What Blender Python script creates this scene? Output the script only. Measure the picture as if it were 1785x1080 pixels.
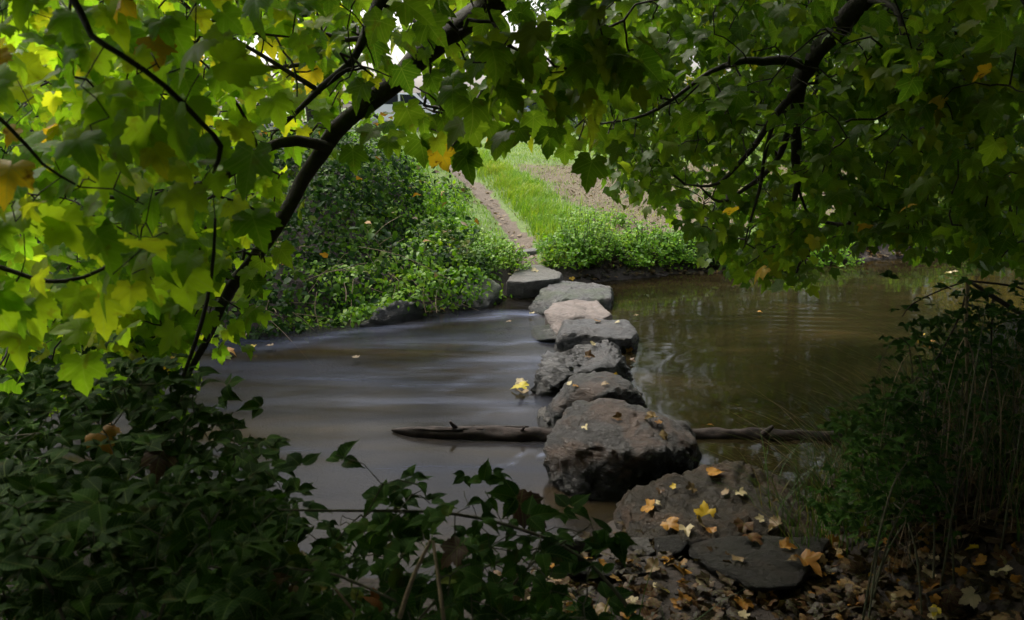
import bpy, bmesh, math, random
import numpy as np
from mathutils import Vector, Matrix, noise
from mathutils.bvhtree import BVHTree

# ------------------------------------------------------------------ camera, sky, sun, exposure
scene = bpy.context.scene
for o in list(bpy.data.objects):
    bpy.data.objects.remove(o)
W, H, LENS = 1785.0, 1080.0, 28.0
F = LENS / 36.0 * W
CAMZ = 1.9
PITCH = math.atan(360.0 / F)
cam_data = bpy.data.cameras.new("camera")
cam = bpy.data.objects.new("camera", cam_data)
scene.collection.objects.link(cam)
scene.camera = cam
cam_data.lens = LENS
cam_data.sensor_width = 36.0
cam_data.clip_start = 0.05
cam_data.clip_end = 600
cam.location = (0, 0, CAMZ)
cam.rotation_euler = (math.pi / 2 - PITCH, 0, 0)
cam_data.dof.use_dof = True
cam_data.dof.focus_distance = 6.2
cam_data.dof.aperture_fstop = 6.3

SUN_EL, SUN_AZ = math.radians(50), math.radians(-38)      # azimuth measured from +Y towards +X: ahead and to the left
world = bpy.data.worlds.new("World")
scene.world = world
world.use_nodes = True
wn, wl = world.node_tree.nodes, world.node_tree.links
wn.clear()
wo = wn.new("ShaderNodeOutputWorld"); wb = wn.new("ShaderNodeBackground"); ws = wn.new("ShaderNodeTexSky")
ws.sky_type = 'NISHITA'; ws.sun_disc = False
ws.sun_elevation = SUN_EL; ws.sun_rotation = SUN_AZ
ws.air_density = 1.0; ws.dust_density = 5.0; ws.ozone_density = 1.0
wb.inputs[1].default_value = 0.15
whs = wn.new("ShaderNodeHueSaturation"); whs.inputs['Saturation'].default_value = 0.42   # cloud veil: a greyer sky
wl.new(ws.outputs[0], whs.inputs['Color']); wl.new(whs.outputs[0], wb.inputs[0]); wl.new(wb.outputs[0], wo.inputs[0])
sun_data = bpy.data.lights.new("sun", 'SUN')
sun_data.energy = 1.5; sun_data.angle = math.radians(24); sun_data.color = (1.0, 0.93, 0.80)
sun = bpy.data.objects.new("sun", sun_data)
scene.collection.objects.link(sun)
sd = Vector((math.sin(SUN_AZ) * math.cos(SUN_EL), math.cos(SUN_AZ) * math.cos(SUN_EL), math.sin(SUN_EL)))
sun.rotation_euler = sd.to_track_quat('Z', 'Y').to_euler()

scene.view_settings.view_transform = 'Standard'
scene.view_settings.look = 'None'
scene.view_settings.gamma = 1.0
scene.view_settings.use_curve_mapping = False
scene.view_settings.exposure = 1.25
cy = scene.cycles
cy.use_denoising = True
cy.max_bounces = 7; cy.diffuse_bounces = 4; cy.glossy_bounces = 3; cy.transmission_bounces = 5; cy.transparent_max_bounces = 6
cy.use_adaptive_sampling = True; cy.adaptive_threshold = 0.02
cy.sample_clamp_indirect = 6

rng = np.random.default_rng(11)
random.seed(5)
cp, sp = math.cos(PITCH), math.sin(PITCH)
FWD = np.array([0, cp, -sp]); UP = np.array([0, sp, cp]); RIGHT = np.array([1.0, 0, 0])
CAM = np.array([0, 0, CAMZ])


def ray(px, py):
    return FWD + (px - W / 2) / F * RIGHT + (H / 2 - py) / F * UP


def PD(px, py, D):                                # point on the pixel's ray at the distance D along +Y
    d = ray(px, py); return CAM + d * (D / d[1])


def PZ(px, py, z):                                # point on the pixel's ray at height z
    d = ray(px, py); return CAM + d * ((z - CAMZ) / d[2])


def project(P):
    q = np.atleast_2d(P) - CAM
    dep = q @ FWD
    dd = np.where(dep > 0.05, dep, 0.05)
    return q[:, 0] / dd * F + W / 2, H / 2 - (q @ UP) / dd * F, dep


# ------------------------------------------------------------------ object helpers
def link(name, data, parent=None, **props):
    o = bpy.data.objects.new(name, data)
    scene.collection.objects.link(o)
    if parent is not None:
        o.parent = parent
    for k, v in props.items():
        o[k] = v
    return o


def thing(name, label, cat, loc=(0, 0, 0), group=None):
    o = link(name, None, None, label=label, category=cat)
    o.location = loc
    if group:
        o['group'] = group
    return o


def mesh_np(name, V, polys_flat, counts, mat, smooth=False):
    me = bpy.data.meshes.new(name)
    V = np.asarray(V, dtype=np.float32)
    me.vertices.add(len(V)); me.vertices.foreach_set('co', V.ravel())
    me.loops.add(len(polys_flat)); me.loops.foreach_set('vertex_index', np.asarray(polys_flat, dtype=np.int32))
    me.polygons.add(len(counts))
    counts = np.asarray(counts, dtype=np.int32)
    starts = np.concatenate([[0], np.cumsum(counts)[:-1]]).astype(np.int32)
    me.polygons.foreach_set('loop_start', starts); me.polygons.foreach_set('loop_total', counts)
    if smooth:
        me.polygons.foreach_set('use_smooth', np.ones(len(counts), dtype=bool))
    me.update(calc_edges=True)
    if mat:
        me.materials.append(mat)
    return me


def shift(me, loc):
    """vertices given in world coordinates -> relative to the thing's origin"""
    me.transform(Matrix.Translation(-Vector(loc)))
    return me


# ------------------------------------------------------------------ numpy value noise
_T = np.random.default_rng(3).random((256, 256))


def vnoise(x, y):
    xi = np.floor(x).astype(int); yi = np.floor(y).astype(int)
    fx = x - xi; fy = y - yi
    fx = fx * fx * (3 - 2 * fx); fy = fy * fy * (3 - 2 * fy)
    a = _T[xi % 256, yi % 256]; b = _T[(xi + 1) % 256, yi % 256]
    c = _T[xi % 256, (yi + 1) % 256]; d = _T[(xi + 1) % 256, (yi + 1) % 256]
    return (a * (1 - fx) + b * fx) * (1 - fy) + (c * (1 - fx) + d * fx) * fy


def fbm(x, y, o=4):
    s = 0; a = 0.5
    for i in range(o):
        s = s + a * (vnoise(x * 2 ** i + 17 * i, y * 2 ** i + 31 * i) - 0.5); a *= 0.5
    return s


def sstep(a, b, x):
    t = np.clip((x - a) / (b - a), 0, 1); return t * t * (3 - 2 * t)


# ------------------------------------------------------------------ materials
def nodes_of(name):
    m = bpy.data.materials.new(name); m.use_nodes = True
    n = m.node_tree.nodes; n.clear()
    return m, n, m.node_tree.links


def ramp(n, l, fac, stops, interp='LINEAR'):
    r = n.new("ShaderNodeValToRGB"); r.color_ramp.interpolation = interp
    e = r.color_ramp.elements
    while len(e) < len(stops):
        e.new(0.5)
    for i, (p, c) in enumerate(stops):
        e[i].position = p
        e[i].color = (*c, 1) if isinstance(c, tuple) else (c, c, c, 1)
    l.new(fac, r.inputs[0]); return r.outputs[0]


def math_n(n, l, op, a, b=None, clamp=False):
    m = n.new("ShaderNodeMath"); m.operation = op; m.use_clamp = clamp
    for i, v in enumerate((a, b)):
        if v is None: continue
        if isinstance(v, (int, float)): m.inputs[i].default_value = v
        else: l.new(v, m.inputs[i])
    return m.outputs[0]


def mix_n(n, l, fac, a, b, blend='MIX'):
    m = n.new("ShaderNodeMix"); m.data_type = 'RGBA'; m.blend_type = blend
    for sock, v in ((m.inputs[0], fac), (m.inputs[6], a), (m.inputs[7], b)):
        if isinstance(v, (int, float)): sock.default_value = v
        elif isinstance(v, tuple): sock.default_value = (*v, 1)
        else: l.new(v, sock)
    return m.outputs[2]


def noise_n(n, l, scale, detail=4, rough=0.55, vec=None, dist=0.0):
    t = n.new("ShaderNodeTexNoise"); t.inputs['Scale'].default_value = scale
    t.inputs['Detail'].default_value = detail; t.inputs['Roughness'].default_value = rough
    t.inputs['Distortion'].default_value = dist
    if vec is not None: l.new(vec, t.inputs['Vector'])
    return t.outputs[0]


def leaf_mat(name, stops, trans=0.45, spots=0.3, spot_col=(0.10, 0.045, 0.015), veins=False, rough=0.5, spec=0.22, tint=1.6, warp=None):
    """each leaf takes its own colour from the ramp; spots and veins are part of the leaf"""
    m, n, l = nodes_of(name)
    geo = n.new("ShaderNodeNewGeometry"); oi = n.new("ShaderNodeObjectInfo")
    rnd = math_n(n, l, 'FRACT', math_n(n, l, 'ADD', geo.outputs['Random Per Island'], oi.outputs['Random']))
    pos = geo.outputs['Position']
    if warp:                                             # neighbouring leaves age together
        big = noise_n(n, l, warp, 2, 0.5, pos)
        rnd = math_n(n, l, 'ADD', math_n(n, l, 'MULTIPLY', rnd, 0.6), math_n(n, l, 'MULTIPLY', math_n(n, l, 'SUBTRACT', big, 0.3), 1.0), True)
    col = ramp(n, l, rnd, stops)
    fine = noise_n(n, l, 38, 3, 0.6, pos)
    col = mix_n(n, l, 0.35, col, ramp(n, l, fine, [(0.3, 0.45), (0.7, 1.0)]), 'MULTIPLY')
    if veins:
        uv = n.new("ShaderNodeUVMap"); sep = n.new("ShaderNodeSeparateXYZ"); l.new(uv.outputs[0], sep.inputs[0])
        ax = math_n(n, l, 'ABSOLUTE', sep.outputs[0]); y = sep.outputs[1]
        acc = None
        angs = (90, 38, -20) if veins == 'maple' else (90,)
        for a in angs:
            c, s = math.cos(math.radians(a)), math.sin(math.radians(a))
            dist = math_n(n, l, 'ABSOLUTE', math_n(n, l, 'SUBTRACT', math_n(n, l, 'MULTIPLY', ax, s), math_n(n, l, 'MULTIPLY', y, c)))
            v = math_n(n, l, 'SUBTRACT', 1.0, math_n(n, l, 'MULTIPLY', dist, 55.0 if a == 90 else 75.0), True)
            acc = v if acc is None else math_n(n, l, 'MAXIMUM', acc, v)
        # side veins: slanted stripes running off the midrib
        st = math_n(n, l, 'FRACT', math_n(n, l, 'MULTIPLY', math_n(n, l, 'SUBTRACT', y, math_n(n, l, 'MULTIPLY', ax, 0.75)), 8.0))
        st = math_n(n, l, 'MULTIPLY', math_n(n, l, 'GREATER_THAN', st, 0.88), 0.5)
        acc = math_n(n, l, 'MAXIMUM', acc, st)
        col = mix_n(n, l, math_n(n, l, 'MULTIPLY', acc, 0.5), col, (0.20, 0.26, 0.07))
    sp_ = noise_n(n, l, 26, 3, 0.6, pos)
    fac = ramp(n, l, sp_, [(0.60, 0.0), (0.68, 1.0)])
    fac = math_n(n, l, 'MULTIPLY', fac, spots)
    col = mix_n(n, l, fac, col, spot_col)
    pb = n.new("ShaderNodeBsdfPrincipled"); l.new(col, pb.inputs['Base Color'])
    pb.inputs['Roughness'].default_value = rough; pb.inputs['Specular IOR Level'].default_value = spec
    out = n.new("ShaderNodeOutputMaterial")
    if trans > 0:
        tb = n.new("ShaderNodeBsdfTranslucent")
        tc = mix_n(n, l, 1.0, col, (tint, tint * 1.05, tint * 0.45), 'MULTIPLY')
        l.new(tc, tb.inputs[0])
        ms = n.new("ShaderNodeMixShader"); ms.inputs[0].default_value = trans
        l.new(pb.outputs[0], ms.inputs[1]); l.new(tb.outputs[0], ms.inputs[2]); l.new(ms.outputs[0], out.inputs[0])
    else:
        l.new(pb.outputs[0], out.inputs[0])
    return m


def bark_mat(name, c1, c2, scale=30, moss=0.0):
    m, n, l = nodes_of(name)
    geo = n.new("ShaderNodeNewGeometry"); pos = geo.outputs['Position']
    t = noise_n(n, l, scale, 6, 0.65, pos)
    col = ramp(n, l, t, [(0.3, c1), (0.7, c2)])
    if moss:
        ms = ramp(n, l, noise_n(n, l, 7, 4, 0.6, pos), [(0.5, 0.0), (0.62, 1.0)])
        col = mix_n(n, l, math_n(n, l, 'MULTIPLY', ms, moss), col, (0.045, 0.075, 0.012))
    pb = n.new("ShaderNodeBsdfPrincipled"); l.new(col, pb.inputs['Base Color']); pb.inputs['Roughness'].default_value = 0.85
    b = n.new("ShaderNodeBump"); b.inputs['Strength'].default_value = 0.6; b.inputs['Distance'].default_value = 0.01
    l.new(t, b.inputs['Height']); l.new(b.outputs[0], pb.inputs['Normal'])
    out = n.new("ShaderNodeOutputMaterial"); l.new(pb.outputs[0], out.inputs[0])
    return m


def rock_mat(name, base, light, stain=0.4, moss=0.0, wet=0.10, lichen=0.0, stain_col=(0.12, 0.055, 0.022), wetrough=0.22, rspec=0.5):
    m, n, l = nodes_of(name)
    geo = n.new("ShaderNodeNewGeometry"); pos = geo.outputs['Position']
    sep = n.new("ShaderNodeSeparateXYZ"); l.new(pos, sep.inputs[0])
    sn = n.new("ShaderNodeSeparateXYZ"); l.new(geo.outputs['Normal'], sn.inputs[0])
    mp = n.new("ShaderNodeMapping"); mp.inputs['Scale'].default_value = (1.0, 1.4, 3.2); mp.inputs['Rotation'].default_value = (0.3, 0.15, 0.4)
    l.new(pos, mp.inputs[0])
    n1 = noise_n(n, l, 7, 9, 0.68, mp.outputs[0], 0.4)
    n2 = noise_n(n, l, 34, 8, 0.75, mp.outputs[0], 0.8)
    n3 = noise_n(n, l, 3.2, 3, 0.5, pos)
    col = ramp(n, l, n1, [(0.28, base), (0.72, light)])
    col = mix_n(n, l, 0.75, col, ramp(n, l, n2, [(0.3, 0.22), (0.5, 0.75), (0.72, 1.6)]), 'MULTIPLY')
    sf = math_n(n, l, 'MULTIPLY', ramp(n, l, noise_n(n, l, 4.5, 5, 0.6, pos, 0.6), [(0.5, 0.0), (0.62, 1.0)]), stain)
    col = mix_n(n, l, sf, col, stain_col)
    # pale mineral and lichen flecks
    vo = noise_n(n, l, 90, 3, 0.6, pos)
    col = mix_n(n, l, math_n(n, l, 'MULTIPLY', ramp(n, l, vo, [(0.63, 0.0), (0.72, 1.0)]), 0.3 + lichen), col, (0.34, 0.33, 0.31))
    # faces turned upward are mixed towards the paler stone tone
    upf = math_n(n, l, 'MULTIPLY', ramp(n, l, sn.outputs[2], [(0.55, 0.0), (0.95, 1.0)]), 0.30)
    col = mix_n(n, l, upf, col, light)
    if moss:
        mf = math_n(n, l, 'MULTIPLY', ramp(n, l, n3, [(0.42, 0.0), (0.55, 1.0)]), moss)
        col = mix_n(n, l, mf, col, (0.045, 0.075, 0.012))
    wz = math_n(n, l, 'ADD', sep.outputs[2], math_n(n, l, 'MULTIPLY', math_n(n, l, 'SUBTRACT', n1, 0.5), 0.10))
    wf = ramp(n, l, wz, [(wet * 0.55, 1.0), (wet * 0.95, 0.35), (wet * 1.6, 0.0)])
    col = mix_n(n, l, wf, col, mix_n(n, l, 1.0, col, (0.22, 0.23, 0.17), 'MULTIPLY'))
    pb = n.new("ShaderNodeBsdfPrincipled"); l.new(col, pb.inputs['Base Color'])
    rr = ramp(n, l, math_n(n, l, 'ADD', math_n(n, l, 'MULTIPLY', wf, 0.5), math_n(n, l, 'MULTIPLY', n3, 0.5)), [(0.15, 0.44), (0.8, wetrough)])
    l.new(rr, pb.inputs['Roughness']); pb.inputs['Specular IOR Level'].default_value = rspec
    b = n.new("ShaderNodeBump"); b.inputs['Strength'].default_value = 1.0; b.inputs['Distance'].default_value = 0.05
    hgt = math_n(n, l, 'ADD', math_n(n, l, 'MULTIPLY', n1, 0.7), math_n(n, l, 'MULTIPLY', n2, 0.45))
    l.new(hgt, b.inputs['Height']); l.new(b.outputs[0], pb.inputs['Normal'])
    out = n.new("ShaderNodeOutputMaterial"); l.new(pb.outputs[0], out.inputs[0])
    return m


def plain_mat(name, col, rough=0.5, metal=0.0, spec=0.5, nscale=None, coat=0.0):
    m, n, l = nodes_of(name)
    pb = n.new("ShaderNodeBsdfPrincipled"); out = n.new("ShaderNodeOutputMaterial")
    if nscale:
        geo = n.new("ShaderNodeNewGeometry")
        t = noise_n(n, l, nscale, 4, 0.6, geo.outputs['Position'])
        c = mix_n(n, l, 0.5, col, ramp(n, l, t, [(0.3, 0.5), (0.7, 1.1)]), 'MULTIPLY')
        l.new(c, pb.inputs['Base Color'])
    else:
        pb.inputs['Base Color'].default_value = (*col, 1)
    pb.inputs['Roughness'].default_value = rough; pb.inputs['Metallic'].default_value = metal
    pb.inputs['Coat Weight'].default_value = coat
    l.new(pb.outputs[0], out.inputs[0]); return m


def G(r, g, b): return (r, g, b)


M_maple = leaf_mat("maple_green", [(0.0, (0.030, 0.075, 0.008)), (0.35, (0.065, 0.135, 0.010)), (0.72, (0.115, 0.185, 0.012)), (0.93, (0.21, 0.24, 0.014)), (0.985, (0.32, 0.22, 0.02)), (1.0, (0.35, 0.12, 0.02))],
                   trans=0.55, spots=0.35, veins='maple', warp=0.9, tint=2.0)
M_maple_y = leaf_mat("maple_yellow_green", [(0.0, (0.055, 0.13, 0.010)), (0.3, (0.12, 0.23, 0.012)), (0.65, (0.22, 0.32, 0.016)), (0.88, (0.40, 0.38, 0.02)), (1.0, (0.48, 0.28, 0.025))],
                     trans=0.58, spots=0.4, veins='maple', warp=1.1, tint=2.3)
M_gold = leaf_mat("maple_gold", [(0.0, (0.55, 0.38, 0.02)), (1.0, (0.46, 0.26, 0.02))], trans=0.45, spots=0.9, spot_col=(0.09, 0.03, 0.01), veins='maple')
M_bramble = leaf_mat("bramble_green", [(0.0, (0.008, 0.026, 0.007)), (0.5, (0.018, 0.052, 0.010)), (0.9, (0.04, 0.10, 0.012)), (0.97, (0.12, 0.13, 0.02)), (1.0, (0.16, 0.06, 0.015))],
                     trans=0.3, spots=0.25, veins='oval', rough=0.6, spec=0.04, warp=1.2)
M_bramble_dark = leaf_mat("bramble_dark", [(0.0, (0.006, 0.019, 0.003)), (0.6, (0.015, 0.046, 0.005)), (0.9, (0.034, 0.085, 0.007)), (1.0, (0.06, 0.035, 0.01))],
                          trans=0.2, spots=0.2, veins='oval', rough=0.6, spec=0.04, warp=1.2)
M_ivy = leaf_mat("ivy_green", [(0.0, (0.006, 0.020, 0.004)), (0.45, (0.018, 0.055, 0.007)), (0.78, (0.080, 0.165, 0.012)), (0.92, (0.16, 0.21, 0.04)), (0.97, (0.28, 0.20, 0.08)), (1.0, (0.24, 0.09, 0.05))],
                 trans=0.25, spots=0.1, rough=0.5, spec=0.07, warp=2.6)
M_herb = leaf_mat("herb_green", [(0.0, (0.055, 0.16, 0.008)), (0.5, (0.15, 0.32, 0.012)), (0.9, (0.28, 0.43, 0.016)), (1.0, (0.38, 0.34, 0.04))],
                  trans=0.4, spots=0.1, rough=0.45, warp=2.0)
M_grass = leaf_mat("grass_green", [(0.0, (0.07, 0.19, 0.015)), (0.5, (0.17, 0.31, 0.018)), (0.85, (0.32, 0.38, 0.04)), (1.0, (0.40, 0.32, 0.13))],
                   trans=0.35, spots=0.0, rough=0.5, warp=1.3)
M_sedge = leaf_mat("sedge_dark", [(0.0, (0.03, 0.07, 0.015)), (0.6, (0.055, 0.11, 0.018)), (1.0, (0.16, 0.12, 0.05))], trans=0.3, spots=0.0, rough=0.5)
M_far = leaf_mat("far_foliage", [(0.0, (0.030, 0.070, 0.012)), (0.5, (0.055, 0.115, 0.016)), (0.85, (0.11, 0.17, 0.02)), (0.95, (0.24, 0.20, 0.03)), (1.0, (0.34, 0.12, 0.03))],
                 trans=0.4, spots=0.0, rough=0.5, warp=0.35)
M_far_grey = leaf_mat("far_greygreen", [(0.0, (0.07, 0.12, 0.05)), (0.6, (0.13, 0.19, 0.08)), (1.0, (0.20, 0.24, 0.09))], trans=0.3, spots=0.0, warp=0.6)
M_far_yellow = leaf_mat("far_yellow", [(0.0, (0.16, 0.20, 0.02)), (0.6, (0.34, 0.31, 0.03)), (1.0, (0.42, 0.24, 0.04))], trans=0.4, spots=0.0, warp=0.6)
M_litter = leaf_mat("litter_brown", [(0.0, (0.018, 0.010, 0.006)), (0.5, (0.040, 0.021, 0.011)), (0.78, (0.075, 0.038, 0.018)), (0.92, (0.15, 0.080, 0.036)), (0.96, (0.26, 0.13, 0.02)), (1.0, (0.34, 0.24, 0.13))],
                    trans=0.12, spots=0.35, spot_col=(0.05, 0.02, 0.01), veins='maple', rough=0.55)
M_fall = {
    'brown': leaf_mat("fallen_brown", [(0.0, (0.045, 0.020, 0.010)), (1.0, (0.10, 0.043, 0.018))], trans=0.1, spots=0.5, veins='maple'),
    'orange': leaf_mat("fallen_orange", [(0.0, (0.26, 0.11, 0.018)), (1.0, (0.42, 0.20, 0.025))], trans=0.15, spots=0.6, veins='maple'),
    'yellow': leaf_mat("fallen_yellow", [(0.0, (0.50, 0.40, 0.02)), (1.0, (0.55, 0.32, 0.02))], trans=0.2, spots=0.6, veins='maple'),
    'cream': leaf_mat("fallen_cream", [(0.0, (0.42, 0.33, 0.19)), (1.0, (0.56, 0.47, 0.27))], trans=0.15, spots=0.3, spot_col=(0.25, 0.14, 0.06), veins='maple'),
    'tan': leaf_mat("fallen_tan", [(0.0, (0.13, 0.080, 0.038)), (1.0, (0.23, 0.150, 0.068))], trans=0.1, spots=0.4, veins='maple'),
}
M_bark = bark_mat("wet_bark", (0.010, 0.008, 0.006), (0.040, 0.030, 0.020), 45, 0.25)
M_twig = bark_mat("twig_bark", (0.012, 0.009, 0.006), (0.035, 0.024, 0.015), 60)
M_stem = bark_mat("bramble_stem", (0.03, 0.05, 0.015), (0.08, 0.06, 0.03), 60)
M_dry = bark_mat("dry_stem", (0.12, 0.09, 0.05), (0.30, 0.22, 0.12), 60)
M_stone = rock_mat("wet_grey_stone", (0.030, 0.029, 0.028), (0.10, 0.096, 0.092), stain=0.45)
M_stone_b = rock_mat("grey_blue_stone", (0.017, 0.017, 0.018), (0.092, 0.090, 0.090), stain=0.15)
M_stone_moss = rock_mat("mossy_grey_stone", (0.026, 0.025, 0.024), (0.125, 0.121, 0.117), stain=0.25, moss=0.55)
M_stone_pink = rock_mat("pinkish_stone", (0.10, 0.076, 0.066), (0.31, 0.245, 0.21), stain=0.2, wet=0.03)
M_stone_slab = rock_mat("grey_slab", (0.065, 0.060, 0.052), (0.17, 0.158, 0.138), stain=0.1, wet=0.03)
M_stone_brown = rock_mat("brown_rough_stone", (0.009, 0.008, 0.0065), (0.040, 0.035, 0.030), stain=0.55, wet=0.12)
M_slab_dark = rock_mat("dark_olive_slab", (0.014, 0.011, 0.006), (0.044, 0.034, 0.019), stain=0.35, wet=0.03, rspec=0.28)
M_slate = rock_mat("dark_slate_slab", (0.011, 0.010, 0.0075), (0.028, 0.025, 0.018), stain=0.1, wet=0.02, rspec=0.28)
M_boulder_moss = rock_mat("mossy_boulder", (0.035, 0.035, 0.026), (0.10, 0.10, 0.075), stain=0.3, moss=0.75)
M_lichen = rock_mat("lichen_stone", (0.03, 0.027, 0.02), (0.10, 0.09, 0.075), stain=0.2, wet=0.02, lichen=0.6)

# ------------------------------------------------------------------ the lie of the land
fs_px = [(-900, 640), (-300, 628), (0, 618), (300, 600), (400, 588), (560, 570), (700, 549), (800, 536), (880, 520), (960, 505), (1070, 491), (1200, 481), (1300, 474), (1450, 461), (1600, 450), (1785, 440), (2300, 415), (3200, 390)]
fs = np.array([PZ(px, py, 0.0)[:2] for px, py in fs_px]); fs = fs[np.argsort(fs[:, 0])]
ns_px = [(-900, 900), (0, 905), (300, 940), (500, 985), (700, 1010), (850, 1000), (960, 965), (1080, 900), (1380, 900), (1450, 850), (1500, 780), (1570, 690), (1700, 610), (1900, 540), (2500, 450)]
ns = np.array([PZ(px, py, 0.0)[:2] for px, py in ns_px]); ns = ns[np.argsort(ns[:, 0])]


def far_shore(x): return np.interp(x, fs[:, 0], fs[:, 1])
def near_shore(x): return np.interp(x, ns[:, 0], ns[:, 1])


def z_slope(y, d):
    return 0.30 * sstep(-0.05, 0.7, d) + 0.55 * sstep(0, 1, np.clip((y - 8.3) / 12.5, 0, 1)) ** 0.8


# path centre line, by marching pixel rays on the slope
def march(px, py, f):
    d = ray(px, py); d = d / d[1]
    for k in range(4000):
        D = 1.0 + k * 0.012
        p = CAM + d * D
        if p[2] < f(p[0], p[1]): return p
    return CAM + d * 40


path_px = [(922, 448), (912, 425), (897, 395), (872, 362), (842, 332), (815, 310), (790, 291), (772, 278), (766, 268)]
_pp = [march(px, py, lambda x, y: float(z_slope(y, y - far_shore(x)))) for px, py in path_px]
pth = np.array([p[:2] for p in _pp]); pth = pth[np.argsort(pth[:, 1])]


def path_x(y): return np.interp(y, pth[:, 1], pth[:, 0])


def height(x, y, detail=True):
    x = np.asarray(x, float); y = np.asarray(y, float)
    dfar = y - far_shore(x); dnear = near_shore(x) - y
    wob = fbm(x * 0.9 + 5, y * 0.9, 3)
    zf = z_slope(y, dfar + wob * 0.35)
    px_ = path_x(y)
    # the overgrown mound left of the path
    left = sstep(0.28, 1.7, px_ - x - 0.06 * (y - 8))
    mound = (1.22 + .5 * fbm(x * 1.1 + 3, y * 1.1, 3)) * sstep(-0.15, 3.2, dfar) * left * (1 - 0.25 * sstep(16, 24, y))
    zf = np.maximum(zf, mound) + np.where(dfar > 0, wob * 0.10, 0)
    on = np.exp(-((x - px_) / 0.24) ** 2) * sstep(8.0, 8.6, y) * (1 - sstep(26, 32, y))
    zf = zf - 0.09 * on
    # the near bank, higher to the right
    hr = 0.19 + 0.42 * sstep(1.15, 2.3, x) + 0.05 * sstep(2.6, 1.8, y) + 0.25 * (1 - sstep(-1.6, -0.6, x))
    zn = hr * sstep(-0.05, 0.8, dnear) + np.where(dnear > 0, wob * 0.08, 0)
    bed = -0.32 * sstep(0, 0.8, -dfar) * sstep(0, 0.6, -dnear)
    z = np.where(dfar > 0, zf, np.where(dnear > 0, zn, bed - 0.03))
    z = np.where(dfar > -0.05, z, z)
    if detail:
        z = z + 0.03 * fbm(x * 6, y * 6, 3) * (1 + 0.5 * on)
    return z


def hpt(x, y): return float(height(x, y))


def ground_at(px, py): return march(px, py, lambda x, y: float(height(x, y)))


def warp_axis(a, b, n, c, k):
    t = np.linspace(-1, 1, n)
    s = np.sinh(t * k) / math.sinh(k)
    return np.where(s < 0, c + s * (c - a), c + s * (b - c))


gx = warp_axis(-90, 90, 420, 0.4, 4.6)
gy = np.concatenate([np.linspace(-9, 0.8, 40)[:-1], np.linspace(0.8, 12, 290)[:-1], 12 + (np.linspace(0, 1, 140) ** 1.9) * 150])
GX, GY = np.meshgrid(gx, gy)
GZ = height(GX, GY)
nx, ny = len(gx), len(gy)
V = np.stack([GX.ravel(), GY.ravel(), GZ.ravel()], 1)
I = np.arange(nx * ny).reshape(ny, nx)
Q = np.stack([I[:-1, :-1], I[:-1, 1:], I[1:, 1:], I[1:, :-1]], -1).reshape(-1, 4)

# what grows or lies where: green, bare/litter, path
def zones(X, Y):
    dfar = Y - far_shore(X)
    w = fbm(X * 0.8, Y * 0.8, 4); w2 = fbm(X * 3.1 + 9, Y * 3.1, 3)
    dp = X - path_x(Y)
    path = np.exp(-(dp / (0.15 + 0.22 * w2)) ** 4) * (Y > 8.1) * (dfar > 0.1)
    brown = sstep(0.75, 1.6, dp + w * 1.2) * sstep(0.5, 1.4, dfar + w) * (1 - sstep(15.2, 17.6, Y + w * 2.5))
    green = (1 - brown * (0.75 + w2 * 1.5)) * (dfar > 0.1)
    mud = (dfar < 0.45 + w2 * 0.4) & (dfar > -0.3)
    green = np.where(mud | (dfar < 0), 0, green)
    green = green * (1 - sstep(-.3, -.9, dp + .06 * (Y - 8)) * (Y < 20))
    return np.clip(green, 0, 1), np.clip(path, 0, 1), np.clip(brown, 0, 1)


zg, zp, zb = zones(GX.ravel(), GY.ravel())


def soil_material():
    m, n, l = nodes_of("soil_grass_path")
    geo = n.new("ShaderNodeNewGeometry"); pos = geo.outputs['Position']
    at = n.new("ShaderNodeAttribute"); at.attribute_name = 'zone'
    s = n.new("ShaderNodeSeparateColor"); l.new(at.outputs[0], s.inputs[0])
    a = noise_n(n, l, 5, 6, 0.7, pos); b_ = noise_n(n, l, 40, 6, 0.7, pos); c_ = noise_n(n, l, 130, 3, 0.6, pos)
    soil = ramp(n, l, b_, [(0.25, (0.012, 0.009, 0.006)), (0.55, (0.030, 0.020, 0.013)), (0.8, (0.07, 0.050, 0.035))])
    green = ramp(n, l, b_, [(0.3, (0.035, 0.080, 0.010)), (0.6, (0.12, 0.19, 0.018)), (0.85, (0.28, 0.27, 0.05))])
    brown = ramp(n, l, c_, [(0.3, (0.05, 0.032, 0.018)), (0.5, (0.105, 0.080, 0.036)), (0.75, (0.22, 0.175, 0.085))])
    path = ramp(n, l, b_, [(0.3, (0.060, 0.042, 0.026)), (0.7, (0.150, 0.108, 0.070))])
    j = math_n(n, l, 'MULTIPLY', math_n(n, l, 'SUBTRACT', a, 0.5), 1.2)
    def thr(x, lo=0.42, hi=0.58): return ramp(n, l, math_n(n, l, 'ADD', x, j), [(lo, 0.0), (hi, 1.0)])
    col = mix_n(n, l, thr(s.outputs[0]), soil, green)
    col = mix_n(n, l, thr(s.outputs[2], 0.35, 0.65), col, brown)
    col = mix_n(n, l, thr(s.outputs[1], 0.35, 0.55), col, path)
    pb = n.new("ShaderNodeBsdfPrincipled"); l.new(col, pb.inputs['Base Color']); pb.inputs['Roughness'].default_value = 0.8
    bp = n.new("ShaderNodeBump"); bp.inputs['Strength'].default_value = 0.8; bp.inputs['Distance'].default_value = 0.02
    l.new(b_, bp.inputs['Height']); l.new(bp.outputs[0], pb.inputs['Normal'])
    out = n.new("ShaderNodeOutputMaterial"); l.new(pb.outputs[0], out.inputs[0])
    return m


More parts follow.
